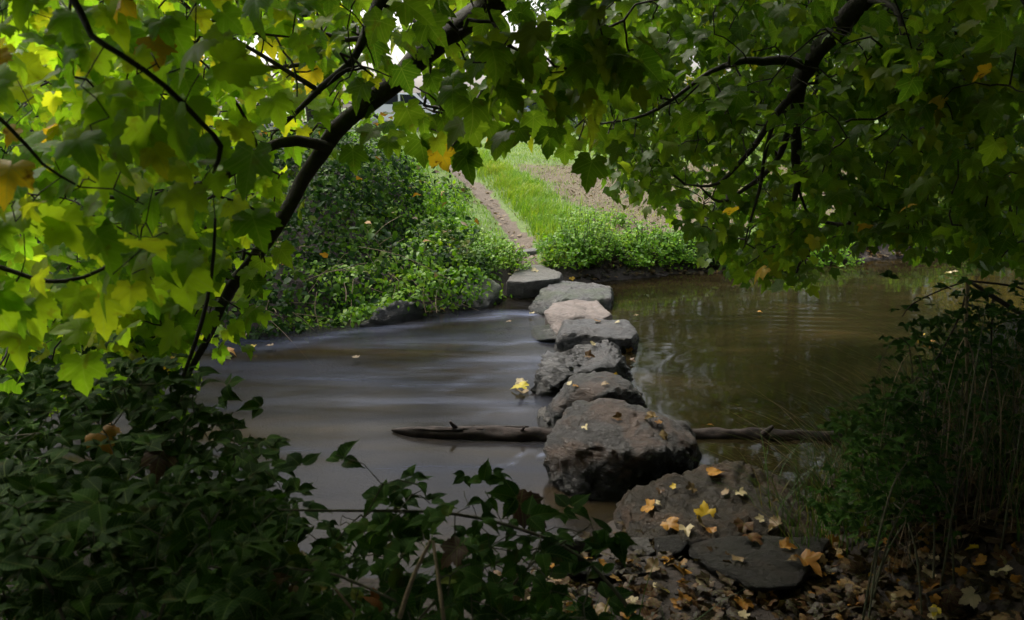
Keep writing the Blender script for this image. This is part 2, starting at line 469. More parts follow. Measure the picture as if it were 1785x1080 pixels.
me = mesh_np("ground", V, Q.ravel(), np.full(len(Q), 4), soil_material(), True)
ca = me.color_attributes.new('zone', 'FLOAT_COLOR', 'POINT')
ca.data.foreach_set('color', np.stack([zg, zp, zb, np.ones_like(zg)], 1).astype(np.float32).ravel())
ground = link("ground", me, None, kind='structure')

# ------------------------------------------------------------------ river: a murky, smoothed-out current
def water_material():
    m, n, l = nodes_of("murky_river")
    geo = n.new("ShaderNodeNewGeometry"); pos = geo.outputs['Position']
    sep = n.new("ShaderNodeSeparateXYZ"); l.new(pos, sep.inputs[0])
    def mapped(sx, sy, rz=0.0, loc=(0, 0, 0)):
        mp = n.new("ShaderNodeMapping"); mp.inputs['Scale'].default_value = (sx, sy, 1); mp.inputs['Rotation'].default_value = (0, 0, rz)
        mp.inputs['Location'].default_value = loc
        l.new(pos, mp.inputs[0]); return mp.outputs[0]
    bedn = noise_n(n, l, 1.0, 5, 0.6, mapped(0.9, 2.2), 0.5)
    bed = ramp(n, l, bedn, [(0.3, (0.007, 0.006, 0.003)), (0.55, (0.022, 0.017, 0.007)), (0.75, (0.048, 0.032, 0.013))])
    # downstream (left) drawn-out veils; their blue-grey paints in the sky's reflection
    at = n.new("ShaderNodeAttribute"); at.attribute_name = 'flow'
    s = n.new("ShaderNodeSeparateColor"); l.new(at.outputs[0], s.inputs[0])
    fast, foam = s.outputs[0], s.outputs[1]
    st = noise_n(n, l, 1.0, 6, 0.6, mapped(0.32, 2.2, 0.20), 1.1)
    st2 = noise_n(n, l, 1.0, 6, 0.6, mapped(0.9, 9.0, 0.20, (3, 1, 0)), 0.9)
    veil = math_n(n, l, 'MULTIPLY', ramp(n, l, st, [(0.38, 0.0), (0.66, 1.0)]), fast)
    col = mix_n(n, l, math_n(n, l, 'MULTIPLY', veil, 0.8), bed, (0.019, 0.026, 0.046))
    col = mix_n(n, l, math_n(n, l, 'MULTIPLY', ramp(n, l, st2, [(0.42, 0.25), (0.62, 1.0)]), foam), col, (0.19, 0.22, 0.32))
    pb = n.new("ShaderNodeBsdfPrincipled"); l.new(col, pb.inputs['Base Color'])
    pb.inputs['IOR'].default_value = 1.33; l.new(math_n(n, l, 'SUBTRACT', 0.45, math_n(n, l, 'MULTIPLY', fast, 0.29)), pb.inputs['Specular IOR Level'])
    rg = math_n(n, l, 'ADD', math_n(n, l, 'MULTIPLY', math_n(n, l, 'ADD', math_n(n, l, 'MULTIPLY', fast, 0.09), math_n(n, l, 'MULTIPLY', veil, 0.14)), 1.0), 0.05)
    l.new(rg, pb.inputs['Roughness'])
    w1 = noise_n(n, l, 1.0, 3, 0.5, mapped(0.8, 2.2, 0.08), 0.6)
    w2 = noise_n(n, l, 1.0, 2, 0.5, mapped(5.0, 16.0, -0.25))
    hh = math_n(n, l, 'ADD', math_n(n, l, 'MULTIPLY', w1, 1.0), math_n(n, l, 'MULTIPLY', w2, 0.05))
    b = n.new("ShaderNodeBump"); b.inputs['Strength'].default_value = 0.3; b.inputs['Distance'].default_value = 0.012
    l.new(hh, b.inputs['Height']); l.new(b.outputs[0], pb.inputs['Normal'])
    out = n.new("ShaderNodeOutputMaterial")
    tr = n.new("ShaderNodeBsdfTransparent"); tr.inputs[0].default_value = (0.75, 0.62, 0.40, 1)
    ms = n.new("ShaderNodeMixShader"); ms.inputs[0].default_value = 0.22
    l.new(pb.outputs[0], ms.inputs[1]); l.new(tr.outputs[0], ms.inputs[2])
    l.new(ms.outputs[0], out.inputs[0]); return m


wx = np.concatenate([np.linspace(-24, -6, 60)[:-1], np.linspace(-6, 7, 330)[:-1], np.linspace(7, 34, 70)])
wy = np.linspace(0.5, 15.0, 300)
WX, WY = np.meshgrid(wx, wy)
stone_line = np.array([PZ(*p, 0.0)[:2] for p in ((905, 520), (975, 530), (1000, 585), (1040, 605), (1010, 680), (1040, 730), (1080, 840), (1130, 900))])
stone_line = stone_line[np.argsort(stone_line[:, 1])]
SX = np.interp(WY, stone_line[:, 1], stone_line[:, 0])
down = sstep(-0.05, 0.35, SX - WX)
dfar = far_shore(WX) - WY
curr = np.exp(-((dfar - 0.35 - 0.05 * (SX - WX)) / 0.32) ** 2) * sstep(0.1, 0.5, SX - WX) * (1 - sstep(2.4, 4.2, SX - WX))
foam = np.zeros_like(WX)
for (pa, pb_, wdt, amt) in (((925, 548), (790, 556), 0.09, 0.8), ((870, 552), (640, 576), 0.09, 0.7), ((720, 568), (460, 602), 0.10, 0.55), ((965, 597), (830, 603), 0.06, 0.8),
                            ((860, 600), (600, 598), 0.09, 0.45), ((952, 797), (868, 804), 0.020, 1.0), ((935, 625), (650, 650), 0.12, 0.35), ((900, 715), (600, 690), 0.10, 0.35), ((925, 640), (720, 690), 0.06, 0.4), ((930, 700), (790, 735), 0.04, 0.4), ((940, 655), (560, 655), 0.05, 0.3), ((1500, 573), (1560, 585), 0.04, 0.0)):
    a = PZ(*pa, 0)[:2]; b = PZ(*pb_, 0)[:2]; ab = b - a
    t = np.clip(((WX - a[0]) * ab[0] + (WY - a[1]) * ab[1]) / (ab @ ab), 0, 1)
    dd = np.hypot(WX - a[0] - t * ab[0], WY - a[1] - t * ab[1] - 0.07 * np.sin(t * 5))
    foam = np.maximum(foam, amt * np.exp(-(dd / wdt) ** 2) * (1 - 0.6 * t))
WZ = 0.004 + 0.030 * curr * fbm(WX * 1.1, WY * 4, 3) + 0.008 * down * fbm(WX * 0.8, WY * 3.5, 2) + 0.012 * (1 - down)
# small ripples on the pool, spreading out from the bank on the right
rc = PZ(1500, 568, 0)[:2]
rr = np.hypot((WX - rc[0]) * 0.55, WY - rc[1])
WZ += 0.0040 * np.sin(((WY - rc[1]) + 0.10 * (WX - rc[0])) * 42 + 2 * fbm(WX, WY, 2)) * np.exp(-(rr / 0.45) ** 2)
rc2 = PZ(1330, 640, 0)[:2]
rr2 = np.hypot(WX - rc2[0], WY - rc2[1] + 0.3)
WZ += 0.0022 * fbm(WX * 1.3 + 4, WY * 1.3, 2) * 2.5 * np.sin(rr2 * 26 + 5 * fbm(WX * .9, WY * .9, 2)) * np.exp(-((rr2 - 0.7) / 0.35) ** 2) * (1 - down)
I = np.arange(WX.size).reshape(WX.shape)
Q = np.stack([I[:-1, :-1], I[:-1, 1:], I[1:, 1:], I[1:, :-1]], -1).reshape(-1, 4)
me = mesh_np("river", np.stack([WX.ravel(), WY.ravel(), WZ.ravel()], 1), Q.ravel(), np.full(len(Q), 4), water_material(), True)
ca = me.color_attributes.new('flow', 'FLOAT_COLOR', 'POINT')
ca.data.foreach_set('color', np.stack([down.ravel(), foam.ravel(), np.zeros(WX.size), np.ones(WX.size)], 1).astype(np.float32).ravel())
link("river_water", me, None, kind='structure')

# ------------------------------------------------------------------ rocks
rock_bvh_v, rock_bvh_f = [], []


def rock(name, label, cat, pts, mat, seg=0.035, rough=0.02, strata=0.012, seed=0, smooth=1, group=None, tilt=0.35):
    """pts: world points; their hull, subdivided, worn and fractured"""
    bm = bmesh.new()
    for p in pts:
        bm.verts.new(p)
    r = bmesh.ops.convex_hull(bm, input=bm.verts)
    bmesh.ops.delete(bm, geom=[v for v in bm.verts if not v.link_faces], context='VERTS')
    bmesh.ops.triangulate(bm, faces=bm.faces)
    for k in range(7):
        es = [e for e in bm.edges if e.calc_length() > seg * 1.5]
        if not es: break
        bmesh.ops.subdivide_edges(bm, edges=es, cuts=1)
        bmesh.ops.triangulate(bm, faces=bm.faces)
        if len(bm.verts) > 16000: break
    for k in range(smooth):
        bmesh.ops.smooth_vert(bm, verts=bm.verts, factor=0.5, use_axis_x=True, use_axis_y=True, use_axis_z=True)
    bm.normal_update()
    off = Vector((seed * 3.7, seed * 1.9, seed * 5.1))
    ax = Vector((math.sin(seed) * tilt, math.cos(seed * 2.1) * tilt, 1)).normalized()
    disp = []
    for v in bm.verts:
        p = v.co + off
        a = noise.fractal(p * 2.4, 1.0, 2.1, 3); tq = noise.noise(p * 4.2 + off) * 3.2; tq = (math.floor(tq) + min(1.0, (tq - math.floor(tq)) * 4)) / 3.2; tq2 = noise.noise(p * 10.0) * 3; tq2 = (math.floor(tq2) + min(1.0, (tq2 - math.floor(tq2)) * 4)) / 3
        b = noise.fractal(p * 30.0, 0.7, 2.2, 3)
        d_ = p.dot(ax) * 24 + 3.0 * noise.noise(p * 3.0)
        st = abs((d_ % 1.0) - 0.5) * 2
        crack = -max(0.0, 1 - abs(noise.noise(p * 4.3)) * 14)
        disp.append(a * rough * 0.8 + tq * rough * 1.3 + tq2 * rough * 0.5 + b * rough * 0.42 + (st ** 3 - 0.3) * strata * 0.9 + crack * rough * 0.6)
    for v, d in zip(bm.verts, disp):
        v.co += v.normal * d
    me = bpy.data.meshes.new(name)
    bm.to_mesh(me)
    me.polygons.foreach_set('use_smooth', np.ones(len(me.polygons), dtype=bool))
    base = len(rock_bvh_v)
    rock_bvh_v.extend([v.co.copy() for v in bm.verts])
    rock_bvh_f.extend([tuple(base + v.index for v in f.verts) for f in bm.faces])
    bm.free()
    me.materials.append(mat)
    c = np.mean(np.array(pts), 0); c[2] = min(p[2] for p in pts)
    shift(me, c)
    o = link(name, me, None, label=label, category=cat)
    o.location = c
    if group: o['group'] = group
    return o


def rp(tops, base, extra=()):
    """tops: (px,py,z); base: (px,py) on the waterline, carried down below the water"""
    pts = [PZ(a, b, c) for a, b, c in tops]
    for a, b in base:
        q = PZ(a, b, 0.0); pts.append(q + np.array([0, 0, 0.02])); pts.append(q + np.array([0, 0.02, -0.26]))
    for a, b, c in extra:
        pts.append(PZ(a, b, c))
    return pts


STEP = "stepping stones across the river"
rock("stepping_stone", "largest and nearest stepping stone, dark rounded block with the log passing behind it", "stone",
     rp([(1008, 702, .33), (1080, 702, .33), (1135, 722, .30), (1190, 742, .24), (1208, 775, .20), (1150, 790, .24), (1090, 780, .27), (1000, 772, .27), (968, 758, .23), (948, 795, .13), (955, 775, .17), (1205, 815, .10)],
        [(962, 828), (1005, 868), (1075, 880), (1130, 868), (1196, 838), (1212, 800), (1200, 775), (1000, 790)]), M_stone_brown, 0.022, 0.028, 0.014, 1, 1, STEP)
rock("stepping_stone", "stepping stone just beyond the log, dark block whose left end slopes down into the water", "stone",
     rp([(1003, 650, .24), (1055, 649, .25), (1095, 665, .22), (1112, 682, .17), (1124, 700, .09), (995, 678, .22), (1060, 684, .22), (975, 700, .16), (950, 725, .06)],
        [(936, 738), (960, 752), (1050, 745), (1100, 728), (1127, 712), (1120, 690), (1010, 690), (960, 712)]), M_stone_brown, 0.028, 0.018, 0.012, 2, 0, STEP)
rock("stepping_stone", "jagged layered grey stepping stone with a ragged left edge, third from the camera", "stone",
     rp([(1055, 590, .21), (1070, 598, .20), (1082, 625, .17), (1094, 645, .10), (950, 618, .18), (1000, 608, .19), (948, 640, .15), (1000, 648, .17), (1070, 640, .17), (940, 655, .10)],
        [(928, 685), (945, 692), (985, 690), (1060, 688), (1096, 668), (1090, 640), (960, 648)]), M_stone_b, 0.024, 0.018, 0.034, 3, 0, STEP, 0.8)
rock("stepping_stone", "broad grey stepping stone with a dark undercut front face, beside the pinkish stone", "stone",
     rp([(985, 560, .16), (1040, 554, .16), (1090, 558, .15), (1108, 580, .13), (1100, 590, .13), (1040, 577, .15), (985, 580, .15), (973, 590, .10)],
        [(968, 606), (1000, 616), (1060, 618), (1108, 612), (1112, 592), (1090, 575), (980, 585)]), M_stone_b, 0.026, 0.018, 0.012, 4, 0, STEP)
rock("stepping_stone", "pale pinkish coarse-grained stepping stone, the lightest of the row", "stone",
     rp([(965, 528, .17), (1000, 521, .18), (1040, 521, .18), (1064, 548, .15), (1050, 556, .14), (1000, 552, .16), (950, 545, .14), (975, 560, .10)],
        [(952, 568), (965, 590), (1010, 590), (1062, 580), (1066, 562), (1040, 548), (960, 555)]), M_stone_pink, 0.028, 0.018, 0.006, 5, 0, STEP)
rock("stepping_stone", "wide bluish grey stepping stone with green moss on its left flank, behind the pinkish stone", "stone",
     rp([(945, 500, .13), (985, 489, .14), (1035, 494, .14), (1062, 500, .12), (1066, 520, .11), (1050, 520, .12), (985, 520, .13), (940, 506, .12), (930, 530, .05)],
        [(924, 543), (945, 550), (1010, 548), (1064, 542), (1068, 522), (1040, 508), (940, 522)]), M_stone_moss, 0.028, 0.016, 0.014, 6, 0, STEP)
rock("landing_stone", "flat-topped pale grey slab at the foot of the path with cream leaves on top", "stone",
     rp([(888, 484, .19), (912, 462, .20), (945, 461, .20), (978, 476, .19), (976, 484, .18), (916, 492, .19), (884, 490, .18)],
        [(882, 515), (900, 521), (925, 519), (975, 508), (985, 495), (970, 482), (890, 495)]), M_stone_slab, 0.035, 0.008, 0.006, 7, 0)
rock("bank_boulder", "dark mossy boulder at the far waterline left of the flat slab", "boulder",
     rp([(765, 492, .20), (800, 482, .24), (850, 485, .24), (872, 495, .16), (760, 510, .12)],
        [(748, 530), (790, 541), (850, 538), (876, 522), (870, 505), (770, 512)]), M_boulder_moss, 0.04, 0.03, 0.012, 8, 1)
rock("bank_boulder", "low dark rock under dead stems at the far waterline", "boulder",
     rp([(650, 545, .12), (690, 528, .16), (735, 527, .13)],
        [(630, 570), (680, 566), (735, 553), (745, 540), (660, 548)]), M_stone_b, 0.04, 0.03, 0.03, 9, 1)
p = ground_at(921, 443) + np.array([0, 0, .035])
rock("path_step", "thin flat stone step where the path meets the far bank", "stone",
     [p + np.array(v) for v in ((-.12, -.08, 0), (.12, -.02, 0.02), (.16, .14, 0.02), (-.16, .10, 0), (-.11, -.08, -.12), (.12, -.04, -.12), (.15, .14, -.12), (-.15, .1, -.12))], M_stone_slab, 0.03, 0.006, 0.004, 10, 1)
rock("bank_slab", "broad dark flat rock strewn with leaves in front of the largest stepping stone", "stone",
     [PZ(*q) for q in ((1092, 872, .15), (1170, 836, .18), (1290, 810, .20), (1352, 838, .17), (1400, 885, .15), (1425, 935, .14), (1200, 948, .20), (1092, 935, .16), (1100, 965, .02), (1085, 900, .0), (1400, 950, 0), (1350, 850, -.1), (1180, 850, -.2), (1200, 960, -.1), (1290, 815, .0))],
     M_slab_dark, 0.020, 0.040, 0.016, 11, 1)
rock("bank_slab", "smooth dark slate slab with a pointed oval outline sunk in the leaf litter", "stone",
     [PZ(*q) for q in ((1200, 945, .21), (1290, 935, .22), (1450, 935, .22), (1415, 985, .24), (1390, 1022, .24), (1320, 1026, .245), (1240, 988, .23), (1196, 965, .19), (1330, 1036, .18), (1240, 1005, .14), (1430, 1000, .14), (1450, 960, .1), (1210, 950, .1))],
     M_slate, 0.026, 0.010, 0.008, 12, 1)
rock("bank_stone", "pale crumbly lichen-covered stone wedged against the broad dark slab", "stone",
     [PZ(*q) for q in ((1092, 940, .16), (1130, 935, .19), (1142, 960, .18), (1120, 975, .14), (1095, 968, .08), (1088, 955, .02), (1140, 985, .02), (1110, 985, .0))], M_lichen, 0.012, 0.012, 0.004, 13, 0)
rock("bank_stone", "ridged brownish rock at the water's edge behind the bramble tips", "stone",
     [PZ(*q) for q in ((958, 938, .10), (985, 928, .13), (1025, 945, .12), (1048, 965, .06), (1000, 968, .03), (958, 960, .02), (960, 965, -.1), (1050, 970, -.1), (1010, 935, -.1))], M_stone_b, 0.02, 0.016, 0.02, 14, 0)
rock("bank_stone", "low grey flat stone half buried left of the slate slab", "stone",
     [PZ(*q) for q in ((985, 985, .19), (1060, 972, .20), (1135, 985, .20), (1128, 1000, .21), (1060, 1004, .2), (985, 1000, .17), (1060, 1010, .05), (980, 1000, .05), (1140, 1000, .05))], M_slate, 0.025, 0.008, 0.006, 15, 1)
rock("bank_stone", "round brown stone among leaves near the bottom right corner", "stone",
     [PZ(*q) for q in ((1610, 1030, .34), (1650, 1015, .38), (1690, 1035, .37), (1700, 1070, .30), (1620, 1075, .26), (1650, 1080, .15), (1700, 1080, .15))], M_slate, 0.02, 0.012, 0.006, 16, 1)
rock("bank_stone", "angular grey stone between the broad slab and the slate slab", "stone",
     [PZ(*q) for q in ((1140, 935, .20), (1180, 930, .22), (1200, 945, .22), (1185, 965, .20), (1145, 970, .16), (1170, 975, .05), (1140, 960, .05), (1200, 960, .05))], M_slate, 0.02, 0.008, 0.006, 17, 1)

# ------------------------------------------------------------------ tubes
def tube(pts, radii, sides=10, jitter=0.0, cap=True, seed=0):
    pts = [Vector(p) for p in pts]; n = len(pts)
    V, Fc = [], []
    r0 = random.Random(seed)
    t0 = (pts[1] - pts[0]).normalized()
    u = t0.orthogonal().normalized()
    for i, p in enumerate(pts):
        t = (pts[min(i + 1, n - 1)] - pts[max(i - 1, 0)]).normalized()
        u = (u - t * u.dot(t)).normalized(); w = t.cross(u)
        for k in range(sides):
            a = 2 * math.pi * k / sides
            rr = radii[i] * (1 + jitter * (noise.noise(Vector((a * 1.0 + seed, i * 0.35, seed * 2.0))) * 2) + jitter * 0.4 * (r0.random() - .5))
            V.append(p + u * math.cos(a) * rr + w * math.sin(a) * rr)
    for i in range(n - 1):
        for k in range(sides):
            a = i * sides + k; b = i * sides + (k + 1) % sides
            Fc.append((a, b, b + sides, a + sides))
    if cap:
        Fc.append(tuple(range(sides - 1, -1, -1))); Fc.append(tuple(range((n - 1) * sides, n * sides)))
    return V, Fc


def smooth_path(P, R, step=0.06):
    """Catmull-Rom through the points"""
    P = [np.array(p, float) for p in P]; out, rad = [], []
    Q = [2 * P[0] - P[1]] + P + [2 * P[-1] - P[-2]]
    for i in range(len(P) - 1):
        a, b, c, d = Q[i:i + 4]
        m = max(2, int(np.linalg.norm(c - b) / step))
        for k in range(m):
            t = k / m
            out.append(0.5 * ((2 * b) + (-a + c) * t + (2 * a - 5 * b + 4 * c - d) * t * t + (-a + 3 * b - 3 * c + d) * t ** 3))
            rad.append(R[i] * (1 - t) + R[i + 1] * t)
    out.append(P[-1]); rad.append(R[-1])
    return np.array(out), np.array(rad)


def mesh_vf(name, V, Fc, mat, smooth=True):
    me = bpy.data.meshes.new(name); me.from_pydata([tuple(v) for v in V], [], Fc)
    if smooth: me.polygons.foreach_set('use_smooth', np.ones(len(me.polygons), dtype=bool))
    me.materials.append(mat); return me


for i, (lab, pts_) in enumerate([("small mossy stone at the waterline left of the pinkish stepping stone", ((930, 572, .04), (955, 566, .06), (972, 590, .05), (940, 592, .02), (925, 590, -.05), (975, 602, -.05), (950, 562, -.05))),
                            ("rough pebbly lump at the left foot of the stone beyond the log", ((938, 716, .05), (952, 708, .07), (958, 735, .05), (935, 740, -.04), (962, 748, -.04), (940, 705, -.04)))]):
    rock("river_stone", lab, "stone", [PZ(*q) for q in pts_], M_boulder_moss if i == 0 else M_lichen, 0.014, 0.014, 0.004, 20 + i, 0)

# ------------------------------------------------------------------ fallen log
lt = thing("fallen_log", "long waterlogged log lying in the river across the row of stepping stones", "log", PZ(1075, 760, 0))
L, R = smooth_path([PZ(683, 749, .015), PZ(720, 752, .022), PZ(800, 756, .022), PZ(960, 760, .018), PZ(1100, 762, .012), PZ(1250, 760, .012), PZ(1465, 764, .010)],
                   [.006, .032, .043, .050, .052, .047, .044], 0.03)
V, Fc = tube(L, R * (1 + .16 * np.sin(np.arange(len(R)) * .21) * fbm(np.arange(len(R)) * .3, np.zeros(len(R)), 2)), 22, 0.17, True, 3)
M_log = bark_mat("wet_log", (0.006, 0.004, 0.003), (0.040, 0.023, 0.016), 26)
o = link("bark", shift(mesh_vf("bark", V, Fc, M_log), lt.location), lt)
for i in range(5):                                             # lifting strips of bark
    k0 = 4 + i * 4
    S, SR = [], []
    for j in range(6):
        k = min(len(L) - 1, k0 + j * 2)
        S.append(L[k] + np.array([0, -R[k] * 0.55 * math.cos(i), R[k] * (0.80 + 0.1 * math.sin(i * 3))])); SR.append(0.008 + 0.003 * (j % 2))
    V, Fc = tube(S, SR, 5, 0.4, True, i)
    link("bark_strip", shift(mesh_vf("bark_strip", V, Fc, M_log), lt.location), lt)

for (px, py, dx, dz, rr_) in ((800, 752, -.05, .07, .012), (1330, 758, .05, .06, .014), (905, 756, .03, .05, .010)):     # snapped-off branch stubs
    a = PZ(px, py, .035)
    V, Fc = tube([a, a + np.array([dx * .6, -.01, dz * .6]), a + np.array([dx, -.015, dz])], [rr_ * 1.5, rr_, rr_ * .7], 8, .2, True, px)
    link("branch_stub", shift(mesh_vf("branch_stub", V, Fc, M_log), lt.location), lt)

# ------------------------------------------------------------------ leaf shapes
def polar_leaf(half):
    pts = [(math.cos(math.radians(a)) * r, math.sin(math.radians(a)) * r) for a, r in half]
    left = [(-x, y) for x, y in reversed(pts[:-1])]
    return pts + left


MAPLE = polar_leaf([(-80, .06), (-62, .24), (-44, .34), (-28, .42), (-20, .46), (-10, .42), (-2, .40), (6, .46), (14, .50), (24, .57), (33, .63), (38, .66), (45, .59), (53, .54), (59, .48), (65, .53), (70, .62), (75, .66), (80, .74), (90, .86)])
MAPLE_LO = polar_leaf([(-66, .20), (-24, .44), (-3, .40), (20, .53), (37, .65), (58, .48), (70, .62), (90, .85)])
OVAL_H = [(0.0, 0.0), (.13, .03), (.24, .10), (.25, .17), (.32, .23), (.30, .31), (.35, .37), (.31, .45), (.34, .52), (.26, .60), (.27, .67), (.17, .75), (.15, .82), (.06, .92), (0.0, 1.12)]
OVAL = OVAL_H + [(-x, y) for x, y in reversed(OVAL_H[1:-1])]
OVAL_LO = [(0, 0), (.26, .15), (.33, .42), (.20, .74), (0, 1.1), (-.24, .72), (-.32, .42), (-.24, .15)]
IVY = [(0, 0), (.30, -.02), (.42, .22), (.24, .42), (.20, .62), (0, .82), (-.20, .62), (-.24, .42), (-.42, .22), (-.30, -.02)]
KITE = [(0, 0), (.28, .35), (.20, .70), (0, 1.0), (-.20, .70), (-.28, .35)]


def leaf_template(outline, ctr, fold=0.25, droop=0.35, ruffle=0.0, seed=0, ring=True, petiole=0.0, teeth=0.0):
    """3-D blade: folded along the midrib, drooping at the lobes; returns V, faces"""
    r0 = random.Random(seed)
    def z(x, y):
        rr = math.hypot(x, y - ctr[1])
        return fold * abs(x) - droop * (rr ** 2) * 0.9 - droop * 0.35 * max(0, y) ** 2 + ruffle * math.sin(x * 9 + seed) * math.cos(y * 8 + seed * 2) * rr
    if teeth:
        outline = [((x - ctr[0]) * q + ctr[0], (y - ctr[1]) * q + ctr[1]) for i, (x, y) in enumerate(outline) for q in [1 + teeth * (1 if i % 2 else -1) + r0.uniform(-teeth, teeth) * .8]]
        sk_ = r0.uniform(-.10, .10); outline = [(x * (1 + r0.uniform(-.02, .02)) + sk_ * y, y) for x, y in outline]
    V = [(ctr[0], ctr[1], z(*ctr))]
    n = len(outline)
    Fc = []
    if ring:
        for x, y in outline:
            mx, my = ctr[0] + (x - ctr[0]) * .55, ctr[1] + (y - ctr[1]) * .55
            V.append((mx, my, z(mx, my)))
        for x, y in outline:
            V.append((x, y, z(x, y) + ruffle * 0.3 * (r0.random() - .5)))
        for i in range(n):
            j = (i + 1) % n
            Fc.append((0, 1 + i, 1 + j)); Fc.append((1 + i, 1 + n + i, 1 + n + j, 1 + j))
    else:
        for x, y in outline:
            V.append((x, y, z(x, y) + ruffle * 0.3 * (r0.random() - .5)))
        for i in range(n):
            Fc.append((0, 1 + i, 1 + (i + 1) % n))
    if petiole:
        b = len(V)
        V += [(-.008, .02, .004), (.008, .02, .004), (.006, -petiole, .10 * petiole), (-.006, -petiole, .10 * petiole)]
        Fc.append((b, b + 1, b + 2, b + 3))
    return np.array(V, float), Fc


def leaf_set(outline, lo_outline, ctr, n=4, **kw):
    hi, lo = [], []
    base_f = kw.pop('fold', .2); base_d = kw.pop('droop', .3); pet = kw.pop('petiole', 0.0); ruf = kw.pop('ruffle', 0.05); te = kw.pop('teeth', 0.0)
    for i in range(n):
        f = base_f * (0.4 + (i % 4) * 0.5); d = base_d * (0.2 + 0.45 * ((i * 2 + i // 3) % 5))
        hi.append(leaf_template(outline, ctr, f, d, ruf, i, True, pet, te))
        lo.append(leaf_template(lo_outline, ctr, f, d, ruf, i, False, 0))
    return hi, lo


LS_maple = leaf_set(MAPLE, MAPLE_LO, (0, .12), 7, fold=.22, droop=.34, petiole=.45, ruffle=.08, teeth=.055)
LS_fallen = leaf_set(MAPLE, MAPLE_LO, (0, .12), 5, fold=.40, droop=.30, petiole=.40, ruffle=.16, teeth=.05)
LS_oval = leaf_set(OVAL, OVAL_LO, (0, .45), 4, fold=.35, droop=.30, petiole=.12, ruffle=.04)
LS_ivy = leaf_set(IVY, IVY, (0, .25), 3, fold=.2, droop=.3)
LS_kite = leaf_set(KITE, KITE, (0, .45), 3, fold=.3, droop=.3)
_cm = {}


def leaf_mesh_shared(ls, i, mat, tag):
    key = (id(ls), i, mat.name)
    if key not in _cm:
        V, Fc = ls[0][i]
        me = mesh_vf(tag, V, Fc, mat, True)
        uv = me.uv_layers.new(name="UVMap")
        idx = np.array([lp.vertex_index for lp in me.loops])
        uv.data.foreach_set('uv', V[idx][:, :2].astype(np.float32).ravel())
        _cm[key] = me
    return _cm[key]


def leaves_merged(name, ls, P, Rm, S, var, mat, hi=False, uvs=True):
    """all the leaves too many to pick apart, as one mesh"""
    Vs, Fs, Cs, UV = [], [], [], []
    base = 0
    for k, (tv, tf) in enumerate(ls[0] if hi else ls[1]):
        sel = np.where(var % len(ls[0]) == k)[0]
        if not len(sel): continue
        v = np.einsum('nij,mj->nmi', Rm[sel], tv) * S[sel][:, None, None] + P[sel][:, None, :]
        flat = np.concatenate([np.array(f) for f in tf]); cnt = np.array([len(f) for f in tf])
        m = len(tv)
        idx = (flat[None, :] + (np.arange(len(sel)) * m)[:, None] + base).ravel()
        Vs.append(v.reshape(-1, 3)); Fs.append(idx); Cs.append(np.tile(cnt, len(sel)))
        if uvs: UV.append(np.tile(tv[flat][:, :2], (len(sel), 1)))
        base += len(sel) * m
    me = mesh_np(name, np.concatenate(Vs), np.concatenate(Fs), np.concatenate(Cs), mat, hi)
    if uvs:
        uv = me.uv_layers.new(name="UVMap"); uv.data.foreach_set('uv', np.concatenate(UV).astype(np.float32).ravel())
    return me


def frames(normal, tip):
    """rotation matrices with the columns x, tip (+Y), normal (+Z)"""
    nrm = normal / np.linalg.norm(normal, axis=1, keepdims=True)
    t = tip - nrm * np.sum(tip * nrm, 1, keepdims=True)
    t /= np.maximum(np.linalg.norm(t, axis=1, keepdims=True), 1e-6)
    x = np.cross(t, nrm)
    return np.stack([x, t, nrm], -1)


# coarse depth buffer, in the order near to far, to learn which leaves the photograph shows
ZB = np.full((135, 224), 1e9)


def visible_score(P, S):
    """projected size of every leaf, 0 where it is off the frame or behind nearer leaves"""
    x, y, dep = project(P)
    size = S / np.maximum(dep, 0.1) * F
    ok = (dep > 0.3) & (x > -size * .4) & (x < W + size * .4) & (y > -size * .4) & (y < H + size * .4)
    order = np.argsort(dep)
    score = np.zeros(len(P)); buf = ZB
    for i in order:
        if not ok[i]: continue
        cx, cy_, r = x[i] / 8, y[i] / 8, max(0.5, size[i] * 0.33 / 8)
        x0, x1 = int(max(0, cx - r)), int(min(223, cx + r)) + 1
        y0, y1 = int(max(0, cy_ - r)), int(min(134, cy_ + r)) + 1
        if x1 <= x0 or y1 <= y0: continue
        w = buf[y0:y1, x0:x1]
        free = np.mean(w > dep[i] - 0.02)
        score[i] = size[i] * free if free > 0.25 else 0
        np.minimum(w, dep[i], out=w)
    return score


def place_leaves(t, ls, P, Rm, S, mat, limit=290, minpx=9, name="leaf", special=None):
    """the leaves that show largest become parts, the others one part of kind stuff"""
    var = rng.integers(0, len(ls[0]), len(P))
    sc = visible_score(P, S)
    order = np.argsort(-sc)[:limit]
    order = [i for i in order if sc[i] >= minpx]
    keep = np.ones(len(P), bool)
    loc = np.array(t.location)
    for i in order:
        keep[i] = False
        m = mat
        if special is not None and special[i] is not None: m = special[i]
        me = leaf_mesh_shared(ls, int(var[i]), m, name)
        o = bpy.data.objects.new(name, me); scene.collection.objects.link(o); o.parent = t
        M = Matrix([[*Rm[i][r] * S[i], P[i][r] - loc[r]] for r in range(3)] + [[0, 0, 0, 1]])
        o.matrix_local = M
    if keep.any():
        near = keep & (np.linalg.norm(P - CAM, axis=1) < 2.9)
        far = keep & ~near
        for msk, hi in ((near, True), (far, False)):
            if msk.sum() > 0:
                me = leaves_merged("foliage", ls, P[msk], Rm[msk], S[msk], var[msk], mat, hi)
                link("foliage", shift(me, loc), t, kind='stuff')
    return len(order)


